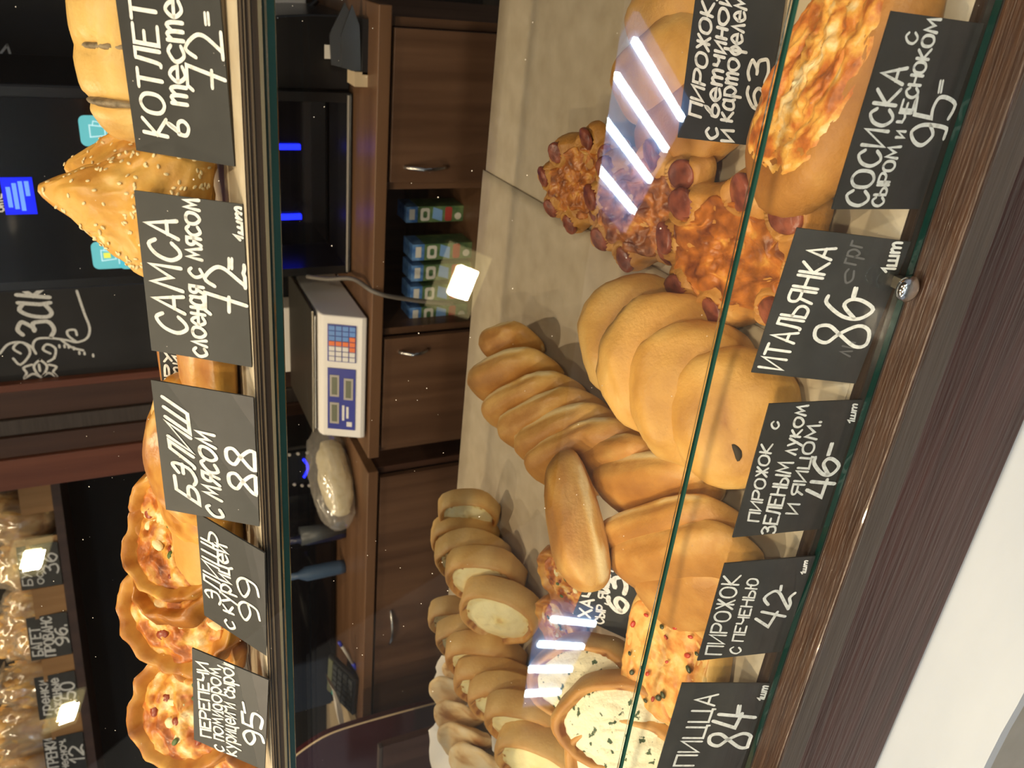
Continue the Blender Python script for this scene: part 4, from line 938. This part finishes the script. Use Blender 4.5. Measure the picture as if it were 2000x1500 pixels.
mb.build('chalk_drawing', 'chalk', r); tag(r, 'chalkboard with white lettering and a flower flourish beside the wooden column', 'chalkboard')
r = empty('wooden_column', (aty(0, 852, YB).x, 2.46, -.9))
def colp(name, y0, y1, ya, yb, mat):
    xa, xb = aty(150, y0, YB).x - r.location.x, aty(150, y1, YB).x - r.location.x; MB().box(xa, xb, ya, yb, 0, 2.4).build(name, mat, r, False, .003)
colp('edge_strip', 746, 732, -.025, .05, 'redwood'); colp('recess_panel', 800, 746.5, -.01, .05, 'darkwood'); colp('bead', 830, 800.5, -.02, .05, 'beigewood' if 0 else 'greywood'); colp('inner_board', 868, 830.5, -.03, .05, 'darkwood'); colp('outer_board', 926, 868.5, -.04, .05, 'redwood')
tag(r, 'red-brown wooden column of stepped boards beside the chalkboard', 'column')
tag(boxo('dark_panel', x1 + .002, 1.2, YB + .02, YB + .04, CT, 1.4, 'board'), 'black wall panel behind the coffee machine', 'panel')
# small chalk arrow on the panel at the far right
mb = MB()
ribbon(mb, [([Vector((aty(x, y, YB + .018).x, aty(x, y, YB + .018).z)) for x, y in q], .006) for q in ([(0, 106), (14, 88)], [(14, 88), (20, 106)])], lambda p: (p.x, YB + .0185, p.y))
tag(mb.build('chalk_mark', 'chalk'), 'small white chalk mark on the black panel', 'chalk mark')

# cartons in the niche
def carton(x, y, zb, w_, h_, lab, grp='drink cartons in the cabinet niche'):
    r = empty('drink_carton', (x, y, zb)); dp_ = .07
    MB().box(0, w_, 0, dp_, 0, h_ * .80).build('body', 'cgreen', r, False, .001)
    MB().box(0, w_, 0, dp_, h_ * .80 + .0005, h_).build('top_band', 'cblue', r, False, .001)
    MB().box(w_ * .2, w_ * .85, -.001, 0, h_ * .86, h_ * .95).build('white_print', 'cwhite', r)
    mb = MB(); mb.prism(rrect(w_ * .8, h_ * .16, .006), .001, lambda a_, b_, c: (w_ * .5 + a_, -.001 + c, h_ * .68 + b_)); mb.build('label_patch', 'cwhite', r)
    mb = MB(); mb.prism(rrect(w_ * .42, h_ * .07, .004), .0006, lambda a_, b_, c: (w_ * .5 + a_, -.0016 + c, h_ * .68 + b_)); mb.build('label_print', 'cgreen', r)
    mb = MB(); mb.prism([(0, 0), (w_ * .7, 0), (w_ * .9, h_ * .16), (w_ * .2, h_ * .17)], .001, lambda a_, b_, c: (w_ * .05 + a_, -.001 + c, h_ * .38 + b_)); mb.build('sky_print', 'clight', r)
    mb = MB(); mb.prism(rrect(w_ * .9, h_ * .12, .005), .001, lambda a_, b_, c: (w_ * .5 + a_, -.001 + c, h_ * .27 + b_)); mb.build('fruit_print', 'cred', r)
    mb = MB(); mb.prism([(.009 * math.cos(t * pi / 6), .009 * math.sin(t * pi / 6)) for t in range(12)], .001, lambda a_, b_, c: (w_ * .35 + a_, -.001 + c, h_ * .1 + b_)); mb.build('seal_print', 'cwhite', r)
    return tag(r, lab, 'carton', grp)
for k in range(4):
    a = aty(840, 628 - k * 40, YC + .05)
    carton(a.x, YC + .05, -.317, .041, .155, ['drink carton at the left end of the niche row', 'drink carton second from the left in the niche', 'drink carton third from the left, behind the lamp reflection', 'drink carton at the right end of the niche row'][k])
a = aty(840, 434, YC + .12); carton(a.x, YC + .12, -.317, .04, .15, 'single drink carton standing apart in the dark of the niche', None)
# cable hanging over the worktop edge
pts = smooth([aty(600, 540, 1.95), aty(640, 545, 1.90), aty(690, 545, 1.84), aty(735, 572, YC - .028), aty(800, 585, YC - .03), aty(845, 590, YC - .03), aty(885, 593, YC - .025)], 5)
tag(MB().tube(pts, [.0055] * (len(pts) - 4) + [.006, .006, .005, .004], 8).build('cable', 'cablegrey', None, True), 'grey cable hanging over the worktop edge beside the scale', 'cable')

# things on the worktop right of the machine
p = aty(690, 95, 1.86)
r = empty('black_card_stand', (p.x, 1.86, CT))
for k, (dx, h) in enumerate(((0, .055), (-.0, .075))):
    MB().prism([(-.05, 0), (.045, .004), (.085, h * .35), (.02, h * .75), (-.04, h * .7)], .004, lambda a_, b_, c, k=k: (a_, .03 * k + c + .3 * b_, b_ + .012)).build('leaf', 'black', r)
MB().box(-.075, -.045, -.01, .05, 0, .028).build('foot_block', 'beigewood', r); MB().box(-.03, -.002, .06, .063, .02, .075).build('white_slip', 'wpaper', r); MB().box(-.05, .06, -.01, .06, 0, .012).build('base', 'black', r)
tag(r, 'black pointed card stand with pale foot at the right end of the worktop', 'stand')
p = aty(548, 30, 2.3); r = empty('white_box', (p.x, 2.3, .02))
tag(boxo('white_device', p.x - .07, p.x + .08, 2.28, 2.38, p.z - .06, p.z + .30, 'wplastic', None, .006), 'white device at the upper right behind the top shelf edge', 'device'); bpy.data.objects.remove(r)
p = aty(560, 105, 2.3); tag(boxo('small_monitor', p.x - .09, p.x + .085, 2.30, 2.33, CT, p.z + .16, 'blackglass', None, .004), 'small dark monitor under the white device', 'monitor')
p = aty(590, 100, 2.32); tag(boxo('wooden_post', p.x - .09, p.x + .09, 2.38, 2.41, CT, aty(585, 100, 2.38).z, 'redwood', None, .003), 'short red-brown board behind the small monitor', 'board')
pts = smooth([aty(620, 0, 2.2), aty(598, 20, 2.2), aty(575, 40, 2.2), aty(560, 56, 2.2), aty(530, 60, 2.22)], 5)
tag(MB().tube(pts, .007, 8).build('black_cable', 'black', None, True), 'black cable looping in front of the white device', 'cable')
p = aty(590, 655, 2.2)
tag(boxo('paper_roll_box', aty(570, 720, 2.2).x, aty(570, 595, 2.2).x, 2.18, 2.26, CT, aty(548, 650, 2.2).z, 'wpaper', None, .004), 'cream paper box behind the scale platform', 'box')

# left worktop: bag of bread, appliance, calculator, pen, paper
p = aty(655, 945, 1.92)
r = empty('bread_bag', (p.x, 1.95, CT))
mb = MB(); bl = blob(lambda d: (Vector((d.x * .13, d.y * .065, sg(d.z, .7) * .05 + .05 + .008 * fb(d, 3, 5))), .2), 'pale', 4, 'bread'); o = link('bread', bl, r); o.scale = (.86, .86, .86)
bl = blob(lambda d: (Vector((d.x * .15 + .008 * nz(d, 4, 1), d.y * .08, sg(d.z, .7) * .055 + .055 + .010 * fb(d, 4, 6))), .5), 'bag', 4, 'plastic_wrap'); link('plastic_wrap', bl, r)
r.rotation_euler.z = .9; tag(r, 'clear plastic bag of pale bread on the left worktop', 'bag')
p0, p1 = aty(600, 1390, 2.08), aty(600, 875, 2.08)
r = empty('black_appliance', (p0.x, 2.08, CT)); Wa = p1.x - p0.x
MB().box(0, Wa, .012, .2, .004, .42).build('body', 'black', r, False, .006); fpn = MB().box(.01, Wa - .01, 0, .0115, .02, .40).build('front_glass', 'blackglass', r)
arc = [Vector((aty(x, y, 2.08).x - p0.x, -.004, aty(x, y, 2.08).z - CT)) for x, y in ((592, 896), (599, 905), (600, 917), (593, 931))]
MB().tube(smooth(arc), .004, 8).build('blue_arc_light', 'bluelight', fpn, True)
for (x, y) in ((565, 888), (582, 886), (600, 884), (575, 946), (590, 948), (604, 948)):
    q = aty(x, y, 2.08); MB().lathe([(.005, 0), (.004, .004)], 10).build('button', 'gplastic', fpn).matrix_local = Matrix.Translation((q.x - p0.x, 0, q.z - CT)) @ Matrix.Rotation(pi / 2, 4, 'X')
tag(r, 'black glass-fronted appliance with a blue arc light', 'appliance')
for k, (px_, lab) in enumerate((((577, 1055), 'dark blue plastic bottle in front of the black appliance'), ((600, 1045), 'grey plastic cup in front of the black appliance'), ((578, 1125), 'pale blue plastic bottle in front of the black appliance'))):
    p = aty(px_[0], px_[1], 2.0); h = p.z - CT + .02
    MBo = MB().lathe([(.02, 0), (.022, h * .1), (.022, h * .7), (.010, h * .85), (.010, h)] if k != 1 else [(.02, 0), (.028, h)], 16).build('plastic_bottle' if k != 1 else 'plastic_cup', ['dblue', 'keydark', 'lblue'][k], None, True); MBo.location = (p.x, 2.0, CT); tag(MBo, lab, 'bottle' if k != 1 else 'cup')
p = aty(690, 1325, 1.90)
r = empty('calculator', (p.x, 1.90, CT)); r.rotation_euler = (math.radians(25), 0, math.radians(-8))
MB().box(-.09, .09, -.06, .07, .026, .042).build('body', 'black', r, False, .004)
for i in range(6):
    for j in range(4): MB().box(-.075 + i * .026, -.055 + i * .026, -.05 + j * .024, -.032 + j * .024, .042, .046).build('key', 'rubber' if (i, j) == (0, 3) else 'keydark', r)
MB().box(-.08, .08, .045, .065, .042, .044).build('display', 'lcd', r)
tag(r, 'black desk calculator tilted up on the left worktop', 'calculator')
a, b = aty(662, 1262, 1.86), aty(684, 1296, 1.86)
r = empty('ballpoint_pen', (a.x, 1.86, CT + .045))
MB().tube([(0, 0, 0), (b.x - a.x, 0, b.z - a.z)], .005, 8).build('barrel', 'gplastic', r, True); MB().tube([(b.x - a.x, 0, b.z - a.z), ((b.x - a.x) * 1.35, 0, (b.z - a.z) * 1.35)], .006, 8).build('cap', 'bluep', r, True); MB().tube([(0, 0, 0), (-(b.x - a.x) * .2, 0, -(b.z - a.z) * .2)], .0055, 8).build('clicker', 'bluep', r, True)
tag(r, 'blue and silver ballpoint pen leaning on the calculator', 'pen')
pts = [aty(x, y, 1.83) for x, y in ((642, 1334), (655, 1352), (668, 1385), (672, 1410), (666, 1424), (660, 1400), (656, 1370), (648, 1345))]
mb = MB(); mb.prism([(q.x, q.z) for q in pts], .04, lambda a_, b_, c: (a_, 1.83 + c, b_)); tag(mb.build('curled_paper', 'wpaper'), 'curled white sheet of paper left of the calculator', 'paper')
# maroon swing panel and light tabletop at the far left
ed = smooth([aty(860, 1372, 1.60), aty(835, 1378, 1.60), aty(760, 1398, 1.60), aty(690, 1418, 1.60), aty(640, 1436, 1.60), aty(600, 1460, 1.60), aty(570, 1484, 1.60), aty(545, 1515, 1.60), aty(530, 1560, 1.60)], 4)
r = empty('maroon_panel', (ed[0].x, 1.60, -.9)); rel = [(q.x - ed[0].x, q.z + .9) for q in ed]
poly = [(0, 0)] + rel + [(rel[-1][0] - .5, rel[-1][1]), (rel[-1][0] - .5, 0)]
MB().prism(poly, .02, lambda a_, b_, c: (a_, c, b_)).build('panel', 'maroon', r)
MB().tube([(q[0] + .0015, .0, q[1]) for q in rel], .0028, 6).build('edge_band', 'beigewood', r, True)
tag(r, 'dark maroon lacquered panel with a curved pale edge', 'panel')
a = aty(620, 1440, 2.2)
tag(boxo('light_tabletop', a.x - .9, aty(700, 1395, 2.0).x, 1.95, 2.32, aty(690, 1420, 1.95).z - .03, aty(690, 1420, 1.95).z, 'beigewood'), 'pale wooden tabletop behind the maroon panel', 'table')
a, b = aty(770, 1500, 1.45), aty(745, 1460, 1.45)
r = empty('wooden_crate', (a.x, 1.45, -.9)); zt = aty(745, 1480, 1.45).z + .9
MB().box(-.3, b.x - a.x, 0, .01, zt - .16, zt).build('front_board', 'darkwood', r); MB().box(-.3, b.x - a.x + .004, -.004, .012, zt, zt + .008).build('top_edge', 'greywood', r); MB().box(b.x - a.x - .03, b.x - a.x, .01, .02, 0, zt - .001).build('leg', 'darkwood', r)
tag(r, 'dark wooden crate at the lower left behind the flat pies', 'crate')

# bread rack on the left
A0, A1 = Vector((-1.743, 2.776, .74)), Vector((-2.683, 2.346, .74))
dr = (A1 - A0).normalized(); nb = Vector((0, 0, 1)).cross(dr); nb = -nb if nb.y < 0 else nb
r = empty('bread_rack'); RKM = Matrix.Translation(A0) @ Matrix((-dr, nb, Vector((0, 0, 1)))).transposed().to_4x4(); r.matrix_world = RKM
Lr = (A1 - A0).length + .5
MB().box(-Lr, .05, 0, .35, 0, .028).build('shelf_board', 'darkwood', r); MB().box(-Lr, .05, .35, .37, -.9, .9).build('back_panel', 'wall', r); MB().box(.05, .07, 0, .37, -1.6, .9).build('side_panel', 'darkwood', r)
MB().box(-Lr, .05, .30, .349, -1.6, -.9).build('lower_panel', 'wall', r)
inv = RKM.inverted()
def onrack(x, y, d=.0):
    o_ = inv @ CAM; dv = inv.to_3x3() @ ray(x, y); t = (d - o_.y) / dv.y; return o_ + dv * t
for (x, y0, y1) in ((75, 1068, 1050), (100, 1203, 1145), (128, 1322, 1278), (148, 1432, 1392), (85, 1000, 940)):
    q0, q1 = onrack(x, y0, .01), onrack(x, y1, .01)
    MB().box(q0.x, q1.x, .004, .016, .028, .125).build('front_slat', 'orangewood', r)
tag(r, 'dark bread rack with orange wooden slats at the upper left', 'rack')
def racktag(x, y, w_, h_, lines, lab):
    q = RKM @ Vector((onrack(x, y, -.004).x, -.006, .030)); ang = math.atan2(-dr.y, -dr.x)
    card('price_tag', (q.x, q.y), q.z, ang, .12, 0, w_, h_, lines, lab)
RK = r
for (x, y, lines, lab) in ((100, 1145, [('БУЛКА', .1, .9, .05, .28, .004), ('особая', .1, .9, .34, .56, .0035), ('36', .3, .75, .58, .95, .0055)], 'black rack tag reading 36 half under a lamp reflection'),
                           (125, 1280, [('БАГЕТ', .1, .75, .06, .3, .005), ('ПРОВАНС', .05, .95, .36, .6, .005), ('96.', .25, .7, .64, .96, .006)], 'black rack tag lettered БАГЕТ ПРОВАНС 96 between two orange slats'),
                           (150, 1392, [('гренки', .1, .9, .05, .3, .005), ('ржаные', .1, .9, .34, .58, .005), ('9.50', .1, .75, .6, .95, .006)], 'black rack tag reading 9.50 beside the crouton bags'),
                           (165, 1510, [('ГРЕНКИ', .3, .98, .05, .3, .005), ('чесноч.', .2, .9, .34, .55, .004), ('12', .3, .7, .6, .95, .006)], 'black rack tag lettered ГРЕНКИ 12 at the rack end')):
    racktag(x, y, .15, .125, lines, lab)
def rackbag(x, y, sx, sy, sz, seed, lab, bag=True, lump=.3, name='bread_bag', cat='bag', dd=.16, zz=0):
    q = onrack(x, y, dd); rr = empty(name); rr.matrix_world = RKM @ Matrix.Translation((q.x, dd, .029 + zz))
    bl = blob(lambda d: (Vector((d.x * sx, d.y * sy, (sg(d.z, .75) + .9) * sz * .52)) * (1 + lump * .5 * fb(d, 4, seed) + lump * .35 * max(0, nz(d, 7, seed))), .35 + .6 * fb(d, 5, seed + 1)), 'crouton', 4, 'bread')
    link('bread', bl, rr)
    if bag:
        bl = blob(lambda d: (Vector((d.x * sx * 1.1, d.y * sy * 1.1, (sg(d.z, .75) + .9) * sz * .57)) * (1 + .12 * fb(d, 3, seed + 2)), .5), 'bag', 4, 'plastic_wrap'); link('plastic_wrap', bl, rr)
    return tag(rr, lab, cat, 'bagged bread on the rack')
rackbag(40, 1010, .09, .10, .22, 1, 'bagged brown loaf at the right end of the rack'); rackbag(50, 1100, .09, .10, .20, 2, 'bagged loaf behind the rack tag reading 36')
rackbag(60, 1175, .065, .10, .19, 3, 'bagged loaf between the rack tags reading 36 and 96'); rackbag(80, 1250, .065, .10, .17, 4, 'small bag of yellow bread behind the baguette tag', True, .4)
rackbag(70, 1330, .08, .10, .24, 5, 'knotted clear bag of croutons behind the tag reading 9.50', True, .55); rackbag(70, 1415, .085, .10, .30, 6, 'tall bag of golden croutons beside the knotted bag', True, .5)
rackbag(90, 1500, .085, .10, .30, 7, 'tall bag of croutons at the left end of the rack', True, .5); rackbag(15, 1240, .09, .08, .26, 8, 'dark bag of rusks standing at the back of the rack', True, .5, dd=.25)
q = onrack(15, 1318, .1); mb = MB(); mb.tube([(0, 0, 0), (.005, 0, .03), (-.01, 0, .06), (-.06, .0, .10), (-.10, .01, .13)], [.05, .02, .012, .035, .05], 12)
o = mb.build('bag_knot', 'bag', None, True); o.matrix_world = RKM @ Matrix.Translation((q.x, .1, .255)); tag(o, 'twisted clear plastic bag top above the knotted crouton bag', 'bag')

rl = empty('added_rack_light'); rl.matrix_world = RKM @ Matrix.Translation((-.55, .05, .62))  # strip added out of view to lighten the rack
MB().box(-.6, .6, -.015, .015, 0, .02).build('housing', 'wplastic', rl); MB().box(-.58, .58, -.01, .01, -.004, 0).build('diffuser', 'lampplate', rl)
l = bpy.data.lights.new('added_rack_lamp', 'AREA'); l.shape = 'RECTANGLE'; l.size = 1.1; l.size_y = .02; l.energy = 3.5; l.color = (1, .80, .52)
lo = bpy.data.objects.new('lamp', l); COL.objects.link(lo); lo.parent = rl; lo.location = (0, 0, -.01)
tag(rl, 'added warm strip light out of view above the bread rack', 'strip light')
